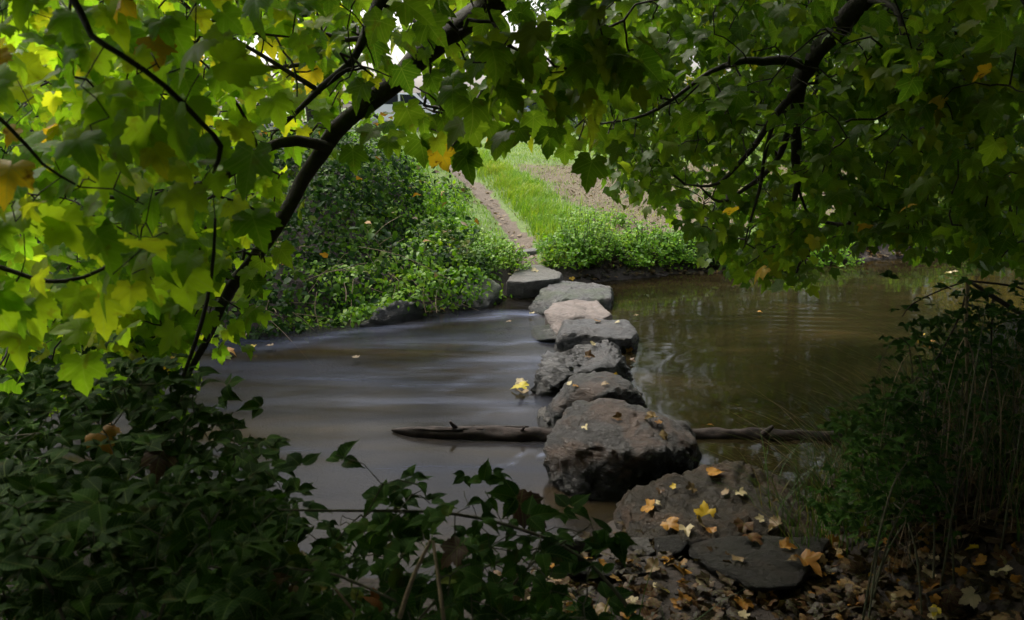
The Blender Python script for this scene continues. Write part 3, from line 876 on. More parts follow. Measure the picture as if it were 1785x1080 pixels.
# ------------------------------------------------------------------ branching: twigs reach from the limbs to every leaf cluster
def grow(skeleton, attract, r_tip=0.0016, power=0.45, droop=0.06, seed=0, rmax=0.03):
    """skeleton: (n,3) nodes already there (limbs). Returns twig segments (A,B,ra,rb) and, per attractor, its end direction"""
    r = np.random.default_rng(seed)
    cap = len(skeleton) + len(attract) * 5 + 8
    N = np.zeros((cap, 3)); parent = np.full(cap, -1)
    n0 = len(skeleton); N[:n0] = skeleton; n = n0
    d0 = np.array([np.min(np.sum((skeleton - a) ** 2, 1)) for a in attract])
    dirs = np.zeros_like(attract)
    for ai in np.argsort(d0):
        a = attract[ai]
        dd = np.sum((N[:n] - a) ** 2, 1)
        j = int(np.argmin(dd)); s = N[j]; dist = math.sqrt(dd[j])
        k = 4 if dist > 0.15 else 2
        mid = (s + a) / 2 + r.normal(0, 0.10, 3) * dist + np.array([0, 0, droop * dist * 2])
        prev = j
        for q in range(1, k + 1):
            tt = q / k
            p = (1 - tt) ** 2 * s + 2 * tt * (1 - tt) * mid + tt * tt * a
            if q < k: p = p + r.normal(0, 0.03, 3) * dist
            N[n] = p; parent[n] = prev; prev = n; n += 1
        dirs[ai] = a - N[n - 2]
    cnt = np.zeros(n)
    has_child = np.zeros(n, bool)
    for i in range(n - 1, n0 - 1, -1):
        if cnt[i] == 0: cnt[i] = 1
        if parent[i] >= n0: cnt[parent[i]] += cnt[i]
    rad = np.minimum(r_tip * cnt ** power, rmax)
    idx = np.arange(n0, n)
    pa = parent[idx]
    A, B = N[pa], N[idx]
    rb = rad[idx]; ra = np.where(pa >= n0, rad[np.maximum(pa, 0)], rad[idx] * 1.15)
    ra = np.minimum(ra, rb * 1.8)
    dirs /= np.maximum(np.linalg.norm(dirs, axis=1, keepdims=True), 1e-6)
    return A, B, ra, rb, dirs


def segs_mesh(name, A, B, ra, rb, mat, sides=5):
    t = B - A; ln = np.linalg.norm(t, axis=1, keepdims=True); t = t / np.maximum(ln, 1e-6)
    ref = np.where(np.abs(t[:, 2:3]) < 0.9, np.array([[0, 0, 1.0]]), np.array([[1.0, 0, 0]]))
    u = np.cross(t, ref); u /= np.maximum(np.linalg.norm(u, axis=1, keepdims=True), 1e-6); w = np.cross(t, u)
    B2 = B + t * rb[:, None] * 0.5
    rings = []
    for k in range(sides):
        a = 2 * math.pi * k / sides
        dvec = u * math.cos(a) + w * math.sin(a)
        rings.append(A + dvec * ra[:, None]); rings.append(B2 + dvec * rb[:, None])
    V = np.stack(rings, 1).reshape(-1, 3)
    m = 2 * sides
    f = []
    for k in range(sides):
        j = (k + 1) % sides
        f += [2 * k, 2 * j, 2 * j + 1, 2 * k + 1]
    f = np.array(f)
    idx = (f[None, :] + (np.arange(len(A)) * m)[:, None]).ravel()
    return mesh_np(name, V, idx, np.full(len(A) * sides, 4), mat, True)


def in_poly(x, y, poly):
    inside = np.zeros(len(x), bool); n = len(poly); j = n - 1
    for i in range(n):
        xi, yi = poly[i]; xj, yj = poly[j]
        c = ((yi > y) != (yj > y)) & (x < (xj - xi) * (y - yi) / (yj - yi + 1e-9) + xi)
        inside ^= c; j = i
    return inside


def sample_poly(poly, n, seed, dens=None):
    r = np.random.default_rng(seed)
    P = np.array(poly); out = []
    while len(out) < n:
        x = r.uniform(P[:, 0].min(), P[:, 0].max(), n * 2); y = r.uniform(P[:, 1].min(), P[:, 1].max(), n * 2)
        ok = in_poly(x, y, poly)
        if dens is not None: ok &= r.random(len(x)) < dens(x, y)
        out += list(zip(x[ok], y[ok]))
    return np.array(out[:n])


def cluster_leaves(C, dirs, per, size, spread, seed, droop=0.8, facing=0.5, up=0.55, petiole=0.45):
    """per leaves round each cluster point, hanging tips down, blades facing out and up"""
    r = np.random.default_rng(seed)
    n = len(C)
    cnt = r.integers(max(1, per - 2), per + 3, n)
    idx = np.repeat(np.arange(n), cnt); m = len(idx)
    P = C[idx] + r.normal(0, 1, (m, 3)) * spread * np.array([1, 1, .7])
    S = size * (0.5 + 0.85 * r.random(m) ** 1.3)
    az = r.uniform(0, 2 * math.pi, m)
    side = np.sign(r.random(m) - 0.5)[:, None] * 1.0
    nrm = np.stack([np.cos(az), np.sin(az), np.zeros(m)], 1) * 0.45 + np.array([[0, -facing, up]]) + r.normal(0, .28, (m, 3))
    tip = np.stack([np.cos(az) * 0.6, np.sin(az) * 0.6, -droop + r.normal(0, .35, m)], 1) + dirs[idx] * 0.5
    return P, frames(nrm, tip), S


def limb(t, pts, radii, mat=M_bark, sides=12, jit=0.12, seed=0, name="branch", step=0.05):
    L, R = smooth_path(pts, radii, step)
    r = np.random.default_rng(seed + 50)
    wob = np.stack([fbm(np.arange(len(L)) * 0.13 + seed, np.full(len(L), s * 7.3), 3) for s in (1.0, 2.0, 3.0)], 1)
    L = L + wob * np.minimum(0.10, R[:, None] * 2.2) * 1.2
    V, Fc = tube(L, R, sides, jit, True, seed)
    link(name, shift(mesh_vf(name, V, Fc, mat), t.location), t)
    return L


def compound_leaves(C, dirs, per, size, spread, seed, tilt=.25, droop=.3):
    """bramble leaves: three toothed leaflets fanned on one stalk, blades mostly level"""
    r = np.random.default_rng(seed); n = len(C)
    cnt = r.integers(max(1, per - 1), per + 2, n); idx = np.repeat(np.arange(n), cnt); m = len(idx)
    B0 = C[idx] + r.normal(0, 1, (m, 3)) * spread * np.array([1, 1, .6])
    az = r.uniform(0, 2 * math.pi, m); sz = size * r.uniform(.6, 1.15, m)
    nrm = np.array([[0, -tilt, 1.0]]) + r.normal(0, .28, (m, 3))
    Ps, Rs, Ss = [], [], []
    for da, k in ((0, 1.1), (1.15, .9), (-1.15, .9)):
        a = az + da + r.normal(0, .08, m)
        tip = np.stack([np.cos(a), np.sin(a), np.full(m, -droop)], 1)
        Ps.append(B0 + tip * sz[:, None] * .12); Rs.append(frames(nrm + r.normal(0, .12, (m, 3)), tip)); Ss.append(sz * k)
    return np.concatenate(Ps), np.concatenate(Rs), np.concatenate(Ss)


def not_in_view(P, margin=60):
    x, y, d = project(P)
    return ~((d > 0.2) & (x > -margin) & (x < W + margin) & (y > -margin) & (y < H + margin))


def region(poly, n, d0, d1, seed, dens=None, dpow=1.0):
    s = sample_poly(poly, n, seed, dens)
    r = np.random.default_rng(seed + 1)
    D = d0 + (d1 - d0) * r.random(n) ** dpow
    return np.array([PD(a, b, c) for (a, b), c in zip(s, D)])

# ================================================================== T2: the near maple on the left (leaves within arm's reach)
t2 = thing("maple_tree", "young maple close on the left with large yellow-green leaves in front of everything", "tree", (-2.3, 1.3, hpt(-2.3, 1.3)))
sk = []
base = np.array(t2.location)
sk.append(limb(t2, [base + [0, 0, -.1], base + [.05, .05, .5], PD(-560, 330, 1.5), PD(-420, 40, 1.55), PD(-330, -250, 1.6)], [.045, .04, .032, .025, .015], seed=21, name="trunk"))
sk.append(limb(t2, [PD(-420, 40, 1.55), PD(-150, -20, 1.45), PD(60, -60, 1.4), PD(140, 20, 1.38), PD(160, 62, 1.36), PD(215, 98, 1.36), PD(290, 150, 1.38), PD(350, 212, 1.42), PD(385, 255, 1.45), PD(372, 300, 1.5)],
               [.022, .016, .010, .006, .0052, .005, .0048, .0045, .005, .003], M_twig, 8, .1, 22))
sk.append(limb(t2, [PD(-560, 330, 1.5), PD(-200, 420, 1.6), PD(0, 465, 1.62), PD(60, 485, 1.63), PD(115, 490, 1.64), PD(180, 468, 1.68), PD(245, 415, 1.75)],
               [.02, .012, .0055, .005, .0045, .004, .002], M_twig, 8, .1, 23))
sk.append(limb(t2, [PD(-420, 100, 1.55), PD(-100, 150, 1.5), PD(10, 215, 1.5), PD(75, 285, 1.52), PD(140, 325, 1.55)], [.012, .008, .004, .003, .002], M_twig, 8, .1, 24))
sk.append(limb(t2, [PD(375, 380, 1.75), PD(372, 440, 1.76), PD(362, 520, 1.78), PD(340, 600, 1.82), PD(320, 655, 1.86)], [.003, .004, .0045, .005, .005], M_twig, 8, .1, 25))
att = np.concatenate([
    region([(0, -40), (340, -40), (400, 140), (380, 300), (300, 430), (200, 520), (0, 600)], 100, 1.3, 2.2, 31),
    region([(-250, -50), (0, -50), (0, 600), (-250, 600)], 30, 1.2, 2.0, 32),
])
A, B, ra, rb, dirs = grow(np.concatenate(sk), att, 0.0011, 0.38, 0.05, 3, 0.006)
link("twigs", shift(segs_mesh("twigs", A, B, ra, rb, M_twig), t2.location), t2, kind='stuff')
P, Rm, S = cluster_leaves(att, dirs, 3, 0.082, 0.07, 33, facing=0.55, up=0.5)
gold = rng.random(len(P))
px_, py_, _ = project(P)
sp_m = [M_gold if (g < 0.02 or (x < 90 and 170 < y < 300 and g < 0.5)) else None for g, x, y in zip(gold, px_, py_)]
place_leaves(t2, LS_maple, P, Rm, S, M_maple_y, 290, 9, special=sp_m)

# ================================================================== T1: the great maple whose limbs hang over the river
t1 = thing("maple_tree", "large dark maple whose long limbs droop across the top of the view over the river", "tree", (2.65, 2.1, hpt(2.65, 2.1)))
b1 = np.array(t1.location)
tr = limb(t1, [b1 + [0, 0, -.2], b1 + [-.1, .03, .6], PD(1905, 250, 2.35) + np.array([0.12, 0, 0]), PD(1890, 20, 2.45) + np.array([0.1, 0, 0]), np.array([1.45, 2.6, 3.0]), np.array([0.95, 2.5, 4.4]), np.array([0.6, 2.3, 6.0])],
          [.30, .25, .22, .20, .18, .15, .09], M_bark, 18, .14, 40, "trunk", 0.1)
S1 = [tr]
# the left limb
S1.append(limb(t1, [np.array([1.2, 2.6, 3.6]), np.array([0.75, 2.9, 3.2]), PD(1010, -110, 3.25), PD(935, -40, 3.3), PD(868, 12, 3.3), PD(765, 88, 3.25), PD(665, 172, 3.2), PD(612, 212, 3.15), PD(572, 258, 3.12), PD(520, 338, 3.08), PD(465, 415, 3.02), PD(402, 500, 2.95), PD(365, 578, 2.9), PD(322, 658, 2.85)],
               [.075, .066, .058, .050, .046, .043, .040, .036, .030, .028, .025, .022, .016, .010], M_bark, 14, .16, 41))
# the right limb and its forks
S1.append(limb(t1, [np.array([1.5, 2.6, 2.9]), np.array([1.7, 3.4, 3.1]), PD(1575, -70, 4.2), PD(1512, 0, 4.3), PD(1470, 55, 4.4), PD(1425, 105, 4.5), PD(1400, 152, 4.6), PD(1388, 215, 4.75), PD(1387, 290, 4.9), PD(1383, 350, 5.05)],
               [.09, .075, .062, .056, .052, .050, .044, .030, .027, .016], M_bark, 12, .16, 42))
S1.append(limb(t1, [PD(1412, 120, 4.5), PD(1370, 108, 4.5), PD(1330, 112, 4.5), PD(1298, 108, 4.5), PD(1240, 125, 4.5), PD(1170, 175, 4.6), PD(1110, 205, 4.7), PD(1010, 222, 4.8)], [.03, .026, .022, .018, .012, .010, .008, .004], M_bark, 8, .12, 43))
S1.append(limb(t1, [PD(1402, 145, 4.55), PD(1350, 205, 4.7), PD(1310, 262, 4.85), PD(1250, 322, 5.0), PD(1195, 322, 5.1)], [.026, .02, .016, .012, .005], M_bark, 8, .12, 44))
S1.append(limb(t1, [PD(1392, 185, 4.7), PD(1352, 285, 5.0), PD(1300, 330, 5.2), PD(1255, 352, 5.3), PD(1215, 320, 5.4)], [.024, .018, .014, .010, .005], M_bark, 8, .12, 45))
S1.append(limb(t1, [PD(1350, 205, 4.7), PD(1335, 270, 4.8), PD(1325, 330, 4.9), PD(1305, 400, 5.0), PD(1298, 430, 5.05)], [.014, .012, .010, .006, .003], M_bark, 8, .12, 46))
S1.append(limb(t1, [PD(1512, 0, 4.3), PD(1550, 6, 4.1), PD(1572, 30, 4.0), PD(1578, 110, 3.9), PD(1590, 190, 3.85), PD(1612, 245, 3.8), PD(1655, 290, 3.75), PD(1705, 330, 3.7)], [.02, .017, .014, .011, .010, .009, .006, .004], M_bark, 8, .12, 47))
S1.append(limb(t1, [PD(1390, 320, 4.95), PD(1410, 380, 5.1), PD(1425, 440, 5.2)], [.010, .007, .003], M_twig, 6, .12, 48))
# secondary limbs of the left side
S1.append(limb(t1, [PD(765, 60, 3.25), PD(700, -20, 3.1), PD(655, 10, 3.0), PD(628, 70, 2.95), PD(605, 118, 2.9), PD(560, 155, 2.9), PD(495, 215, 2.9)], [.03, .026, .02, .017, .015, .012, .006], M_bark, 10, .14, 49))
S1.append(limb(t1, [PD(566, 262, 3.12), PD(515, 248, 3.0), PD(455, 265, 2.9), PD(385, 308, 2.8), PD(300, 328, 2.75), (PD(240, 345, 2.7)), PD(120, 338, 2.6), PD(0, 322, 2.5)], [.024, .02, .018, .016, .010, .008, .006, .004], M_bark, 10, .14, 50))
S1.append(limb(t1, [PD(450, 262, 2.9), PD(430, 210, 2.8), PD(385, 140, 2.7), PD(300, 60, 2.6)], [.008, .006, .004, .003], M_twig, 6, .12, 51))
S1.append(limb(t1, [PD(560, 160, 2.9), PD(480, 110, 2.9), PD(350, 30, 2.9), PD(300, -20, 2.9)], [.010, .008, .006, .005], M_twig, 6, .12, 52))
S1.append(limb(t1, [PD(385, 530, 2.93), PD(330, 525, 2.85), PD(250, 530, 2.8), PD(170, 545, 2.7)], [.012, .009, .007, .003], M_bark, 8, .12, 53))
S1.append(limb(t1, [PD(470, 405, 3.0), PD(440, 468, 2.95), PD(462, 480, 2.93), PD(430, 520, 2.92)], [.008, .006, .005, .002], M_twig, 6, .12, 54))
S1.append(limb(t1, [PD(-10, 650, 2.2), PD(70, 665, 2.25), PD(150, 690, 2.3), PD(210, 705, 2.3)], [.013, .012, .010, .007], bark_mat("mossy_bark", (0.02, 0.04, 0.01), (0.05, 0.08, 0.02), 40), 8, .12, 55))
# crown above the frame
for k, (dx, dy, dz) in enumerate([(-3.4, 1.5, 1.2), (-1.5, -2.5, .8), (2.5, 1.5, .8), (1.2, 4.0, .2), (-3.0, -1.0, .6), (-.8, 4.8, .9), (3.0, -1.5, .7)]):
    s = np.array([0.95 + 0.1 * k * 0, 2.5, 4.0 + 0.2 * k])
    e = s + np.array([dx, dy, dz * 0.6])
    S1.append(limb(t1, [s, (s + e) / 2 + np.array([0, 0, .35]), e], [.08, .05, .015], M_bark, 8, .12, 60 + k, "branch", .15))
skel = np.concatenate([s[::2] for s in S1])


def right_dens(x, y):
    n_ = vnoise(x / 55.0, y / 45.0)
    return np.clip(0.35 + 1.1 * n_, 0, 1)


polyA = [(990, -30), (1760, -30), (1785, 60), (1800, 460), (1730, 462), (1700, 440), (1600, 440), (1555, 405), (1510, 395), (1470, 430), (1400, 492), (1330, 488), (1250, 460), (1215, 410), (1205, 385), (1150, 350), (1100, 352), (1066, 320), (1070, 262), (1000, 232)]
attA = region(polyA, 880, 4.2, 6.8, 71, right_dens)
attA2 = region([(1000, -60), (1790, -60), (1790, 300), (1500, 330), (1150, 260), (1000, 200)], 160, 3.2, 4.4, 72)
attA3 = region([(1560, 60), (1800, -20), (1810, 470), (1700, 460), (1600, 430)], 60, 3.0, 4.0, 73)
attB = region([(560, -30), (1075, -30), (1070, 235), (1010, 245), (960, 212), (900, 228), (855, 205), (820, 268), (740, 235), (700, 200), (640, 205), (600, 210), (560, 200)], 105, 2.5, 3.9, 74)
attC = region([(0, -40), (660, -40), (660, 70), (600, 150), (540, 250), (430, 400), (385, 560), (330, 660), (200, 690), (0, 680)], 300, 2.3, 4.6, 75)
attC2 = region([(230, 330), (500, 290), (490, 440), (395, 590), (250, 640)], 62, 2.3, 3.0, 76)
att1 = np.concatenate([attA, attA2, attA3, attB, attC, attC2])
A, B, ra, rb, dirs = grow(skel, att1, 0.0025, 0.42, 0.05, 5, 0.013)
link("twigs", shift(segs_mesh("twigs", A, B, ra, rb, M_twig), t1.location), t1, kind='stuff')
nA = len(attA); nA2 = len(attA2) + len(attA3)
pA = cluster_leaves(attA, dirs[:nA], 11, 0.084, 0.09, 81, facing=.5, up=.55)
pA2 = cluster_leaves(np.concatenate([attA2, attA3]), dirs[nA:nA + nA2], 7, 0.088, 0.085, 82)
pB = cluster_leaves(attB, dirs[nA + nA2:nA + nA2 + len(attB)], 5, 0.098, 0.08, 83, facing=.6, up=.45)
pC = cluster_leaves(np.concatenate([attC, attC2]), dirs[nA + nA2 + len(attB):], 6, 0.080, 0.09, 84, facing=.55, up=.5)
VIEW_LIMBS = S1[1:7] + S1[9:13]


def clear_of_limbs(P, S, keep_p=0.12, seed=3):
    """the limbs are seen bare in front of most of their leaves"""
    x, y, d = project(P); r_ = np.random.default_rng(seed); bad = np.zeros(len(P), bool)
    for k, Lb in enumerate(VIEW_LIMBS):
        lx, ly, ld = project(Lb)
        big = 21 if k == 0 else (18 if k == 1 else 11)
        D2 = (x[:, None] - lx[None]) ** 2 + (y[:, None] - ly[None]) ** 2
        j = np.argmin(D2, 1); dist = np.sqrt(D2[np.arange(len(P)), j])
        bad |= (dist < big + S / np.maximum(d, .1) * F * 0.42) & (d < ld[j] + .05)
    return ~(bad & (r_.random(len(P)) > keep_p))


# leaves picked out in the photograph along the lower fringe of the canopy
hand = [(733, 245, 56, 3.0, 0), (765, 262, 46, 2.9, 1), (800, 255, 44, 3.1, 0), (812, 272, 50, 3.0, 0), (648, 225, 40, 3.0, 0), (615, 262, 46, 3.1, 0), (960, 232, 50, 3.0, 0), (905, 225, 46, 3.0, 0), (868, 245, 40, 3.1, 0),
        (985, 262, 34, 3.2, 0), (930, 205, 44, 3.1, 0), (1075, 240, 44, 3.4, 0), (1040, 225, 40, 3.2, 0), (490, 435, 42, 2.9, 0), (455, 455, 40, 2.9, 0), (440, 490, 40, 2.9, 0), (475, 345, 36, 3.0, 0), (700, 120, 50, 2.9, 0), (745, 40, 55, 2.8, 0), (850, 215, 42, 3.0, 0)]
hp = np.array([PD(a, b, d) for a, b, s, d, g in hand]); hs = np.array([s / F * d * 1.05 for a, b, s, d, g in hand])
r = np.random.default_rng(9)
hn = np.array([[0, -1, .15]]) + r.normal(0, .25, (len(hand), 3)); ht = np.array([[0, 0, -1.0]]) + r.normal(0, .3, (len(hand), 3))
hR = frames(hn, ht)
P = np.concatenate([pA[0], pA2[0], pB[0], hp, pC[0]]); Rm = np.concatenate([pA[1], pA2[1], pB[1], hR, pC[1]]); S = np.concatenate([pA[2], pA2[2], pB[2], hs, pC[2]])
nAll = len(pA[0]) + len(pA2[0]) + len(pB[0]) + len(hp)
px_, py_, _ = project(P)
spec = [None] * len(P)
g0 = rng.random(len(P))
o0 = len(pA[0]) + len(pA2[0]) + len(pB[0])
for i in range(len(hand)):
    if hand[i][4]: spec[o0 + i] = M_gold
for i in range(len(P)):
    if spec[i] is None and g0[i] < 0.012: spec[i] = M_gold
    if 1330 < px_[i] < 1580 and 330 < py_[i] < 470 and g0[i] < 0.10: spec[i] = M_gold
    if px_[i] > 1560 and 0 < py_[i] < 240 and g0[i] < 0.07: spec[i] = M_gold
# keep the view of the path, the stones and the far meadow open, as the photograph does
hole = [(700, 305), (830, 262), (900, 262), (1000, 275), (1050, 290), (1050, 340), (1120, 372), (1200, 392), (1230, 470), (1330, 510), (1450, 505), (1500, 440), (1560, 450), (1785, 480), (1785, 640), (470, 640), (480, 480), (500, 400), (580, 290), (600, 300)]
inh = in_poly(px_, py_, hole); inh[o0:o0 + len(hand)] = False
keep = ~inh & ~((px_ > 590) & (px_ < 780) & (py_ > 150) & (py_ < 240) & (rng.random(len(P)) < 0.5) & (np.arange(len(P)) < o0))
keep &= clear_of_limbs(P, S)
keep[o0:o0 + len(hand)] = True
sel = np.where(keep)[0]
left = sel[sel >= nAll]; rest = sel[sel < nAll]
# unseen crown foliage overhead and behind, added to keep this bank dark
r = np.random.default_rng(17)
n = 12000
oc = np.stack([r.uniform(-4.0, 5.0, n), r.uniform(-4.0, 3.4, n), r.uniform(2.4, 4.6, n)], 1)
oc2 = np.stack([r.uniform(.3, 5.5, 700), r.uniform(3.4, 6.0, 700), r.uniform(2.6, 4.6, 700)], 1)
oc = np.concatenate([oc, oc2])
oc = oc[not_in_view(oc, 90) & ((oc[:, 0] > -1.2) | (oc[:, 1] < 0.7))]
orn = r.normal(0, .4, (len(oc), 3)) + np.array([[0, 0, 1.0]])
oR = frames(orn, r.normal(0, 1, (len(oc), 3)) + np.array([[0, 0, -.4]]))
place_leaves(t1, LS_maple, P[rest], Rm[rest], S[rest], M_maple, 290, 9, special=[spec[i] for i in rest])
me = leaves_merged("shade_foliage", LS_maple, oc, oR, r.uniform(.20, .32, len(oc)), r.integers(0, 4, len(oc)), M_maple, False)
link("shade_foliage", shift(me, t1.location), t1, kind='stuff')

# the leaves of the left part belong to the limb's own tree; built as a second maple rooted on the left bank
t3 = thing("maple_tree", "leafy middle-distance maple on the left, its yellowish leaves behind the long diagonal limb", "tree", (-3.6, 2.9, hpt(-3.6, 2.9)))
b3 = np.array(t3.location)
k3 = limb(t3, [b3 + [0, 0, -.2], b3 + [.1, .05, 1.0], b3 + [.3, .1, 2.2], b3 + [.4, .2, 3.2]], [.12, .10, .08, .04], M_bark, 12, .14, 90, "trunk", .1)
k3b = limb(t3, [b3 + [.3, .1, 2.0], PD(-250, 60, 3.0), PD(50, 130, 3.1), PD(250, 180, 3.2)], [.05, .035, .02, .008], M_bark, 8, .14, 91)
k3c = limb(t3, [b3 + [.1, .05, 1.0], PD(-150, 420, 3.0), PD(60, 470, 3.1), PD(230, 440, 3.2)], [.045, .03, .018, .008], M_bark, 8, .14, 92)
attD = region([(-150, -60), (450, -60), (420, 200), (380, 520), (320, 680), (-150, 700)], 240, 2.6, 4.8, 93)
A, B, ra, rb, dirsD = grow(np.concatenate([k3, k3b, k3c]), attD, 0.0016, 0.42, 0.05, 6, 0.012)
link("twigs", shift(segs_mesh("twigs", A, B, ra, rb, M_twig), t3.location), t3, kind='stuff')
pD = cluster_leaves(attD, dirsD, 8, 0.076, 0.10, 94)
P3 = np.concatenate([P[left], pD[0]]); R3 = np.concatenate([Rm[left], pD[1]]); S3 = np.concatenate([S[left], pD[2]])
k_ = clear_of_limbs(P3, S3); P3, R3, S3 = P3[k_], R3[k_], S3[k_]
sp3 = [M_gold if v < 0.025 else None for v in rng.random(len(P3))]
place_leaves(t3, LS_maple, P3, R3, S3, M_maple_y, 290, 9, special=sp3)

# ================================================================== brambles of the near bank
def bramble(label, anchors, att, mat, leaf_size, per, seed, spread=0.05, stem_mat=M_stem, extra_stems=(), group=None, name="bramble_bush", facing=.45, up=.8, limit=290):
    c = np.mean([a for a in anchors], 0)
    t = thing(name, label, "bush", (c[0], c[1], c[2]), group)
    sk = []
    for i, (a, mid, e) in enumerate([(a, (a + e) / 2 + np.array([0, 0, .22]), e) for a, e in zip(anchors, att[:len(anchors)])]):
        sk.append(limb(t, [a - np.array([0, 0, .05]), a * .6 + mid * .4 + np.array([0, 0, .1]), mid, e], [.0038, .0035, .003, .0016], stem_mat, 6, .1, seed + i, "stem"))
    for i, (pts, rad, m) in enumerate(extra_stems):
        sk.append(limb(t, pts, rad, m, 7, .1, seed + 60 + i, "stem"))
    A, B, ra, rb, dirs = grow(np.concatenate(sk), att, 0.0011, 0.33, 0.12, seed, 0.004)
    link("twigs", shift(segs_mesh("twigs", A, B, ra, rb, stem_mat), t.location), t, kind='stuff')
    P, Rm, S = compound_leaves(att, dirs, per, leaf_size, spread, seed + 3)
    place_leaves(t, LS_oval, P, Rm, S, mat, limit, 9)
    return t


def ganchor(px, py, n, seed, sx=.3):
    r = np.random.default_rng(seed); p0 = PZ(px, py, .35)
    out = []
    for i in range(n):
        x, y = p0[0] + r.normal(0, sx), p0[1] + r.normal(0, sx * .5)
        out.append(np.array([x, y, hpt(x, y)]))
    return out


# left: three bushes, from the water's edge tips to the dark corner
bramble("bramble bush in the lower middle whose serrated leaf sprays stand out against the water",
        ganchor(720, 1350, 6, 1), np.concatenate([region([(450, 830), (560, 790), (640, 765), (690, 800), (760, 800), (830, 800), (870, 850), (930, 880), (1030, 900), (1040, 935), (960, 1000), (1060, 1090), (450, 1090)], 95, 1.45, 2.1, 101, lambda x, y: np.clip((y - 740) / 250, .25, 1)),
                                                   region([(380, 930), (960, 930), (1080, 1130), (380, 1130)], 110, 1.3, 2.2, 102)]),
        M_bramble, 0.052, 1, 100,
        extra_stems=[([PD(480, 888, 1.5), PD(600, 890, 1.55), PD(740, 892, 1.6), PD(840, 905, 1.62), PD(940, 935, 1.6), PD(1030, 985, 1.55), PD(1110, 1080, 1.45)], [.002, .003, .0034, .0036, .0038, .004, .0044], M_stem),
                     ([PD(695, 1080, 1.25), PD(718, 1010, 1.3), PD(750, 942, 1.33)], [.0045, .004, .003], M_dry),
                     ([PD(752, 942, 1.33), PD(762, 1010, 1.28), PD(772, 1085, 1.22)], [.003, .0035, .004], M_dry),
                     ([PD(525, 962, 1.5), PD(570, 1010, 1.45), PD(618, 1068, 1.4)], [.002, .0026, .003], M_dry),
                     ([PD(505, 990, 1.4), PD(590, 1002, 1.38), PD(710, 1055, 1.32)], [.002, .0026, .003], M_stem)])
bramble("dark bramble thicket filling the lower left corner with glossy blue-green leaves",
        ganchor(200, 1400, 6, 2), region([(-60, 850), (450, 850), (520, 1000), (520, 1130), (-60, 1130)], 190, 1.2, 2.0, 111),
        M_bramble_dark, 0.052, 3, 110)
bramble("bramble and shrub growth on the left under the maple leaves, sloping down towards the water",
        ganchor(100, 1150, 6, 3, .4), region([(-60, 640), (250, 620), (350, 660), (400, 730), (470, 770), (500, 830), (520, 900), (-60, 940)], 210, 1.6, 2.7, 121),
        M_bramble_dark, 0.048, 3, 120)
# right bank
bramble("tangled bramble bush on the right bank with bare broken stems on top",
        ganchor(1720, 1000, 7, 4, .25), np.concatenate([region([(1560, 640), (1620, 560), (1700, 520), (1800, 540), (1820, 900), (1600, 900), (1530, 800)], 210, 2.7, 3.5, 131),
                                                        region([(1570, 520), (1690, 480), (1800, 500), (1800, 560), (1560, 600)], 22, 2.9, 3.4, 132)]),
        M_bramble, 0.040, 3, 130, .06,
        extra_stems=[([PD(1680, 760, 3.0), PD(1686, 640, 3.0), PD(1684, 560, 3.02), PD(1688, 486, 3.05)], [.007, .006, .0065, .007], M_dry),
                     ([PD(1688, 486, 3.05), PD(1725, 510, 3.0), PD(1765, 535, 2.95), PD(1800, 556, 2.9)], [.006, .009, .010, .010], M_bark),
                     ([PD(1688, 488, 3.05), PD(1640, 505, 3.05), PD(1590, 530, 3.1), PD(1572, 552, 3.1)], [.004, .003, .0025, .002], M_twig),
                     ([PD(1686, 500, 3.05), PD(1668, 560, 3.1), PD(1620, 640, 3.1), PD(1540, 700, 3.1)], [.004, .004, .0035, .003], M_twig),
                     ([PD(1690, 490, 3.05), PD(1770, 500, 3.0), PD(1820, 520, 3.0)], [.004, .004, .003], M_twig),
                     ([PD(1732, 515, 3.0), PD(1728, 600, 3.0), PD(1730, 680, 3.0)], [.004, .003, .003], M_twig)]
        + [([PD(1560 + 26 * i, 900 - 20 * (i % 3), 2.75), PD(1590 + 22 * i, 640 + 22 * (i % 4), 2.75), PD(1560 + 24 * i, 590 + 26 * (i % 5), 2.72), PD(1525 + 25 * i, 660 + 30 * (i % 4), 2.68), PD(1508 + 26 * i, 760 + 24 * (i % 3), 2.66)], [.0028, .0022, .0018, .0014, .001], M_dry if i % 2 else M_stem) for i in range(10)])
bramble("feathery green undergrowth hanging over the water's edge at the right",
        ganchor(1560, 1000, 6, 5, .2), region([(1462, 740), (1520, 690), (1600, 660), (1640, 760), (1640, 920), (1500, 935), (1430, 905), (1440, 860), (1490, 820)], 190, 2.5, 3.1, 141),
        M_bramble, 0.034, 4, 140, .045)
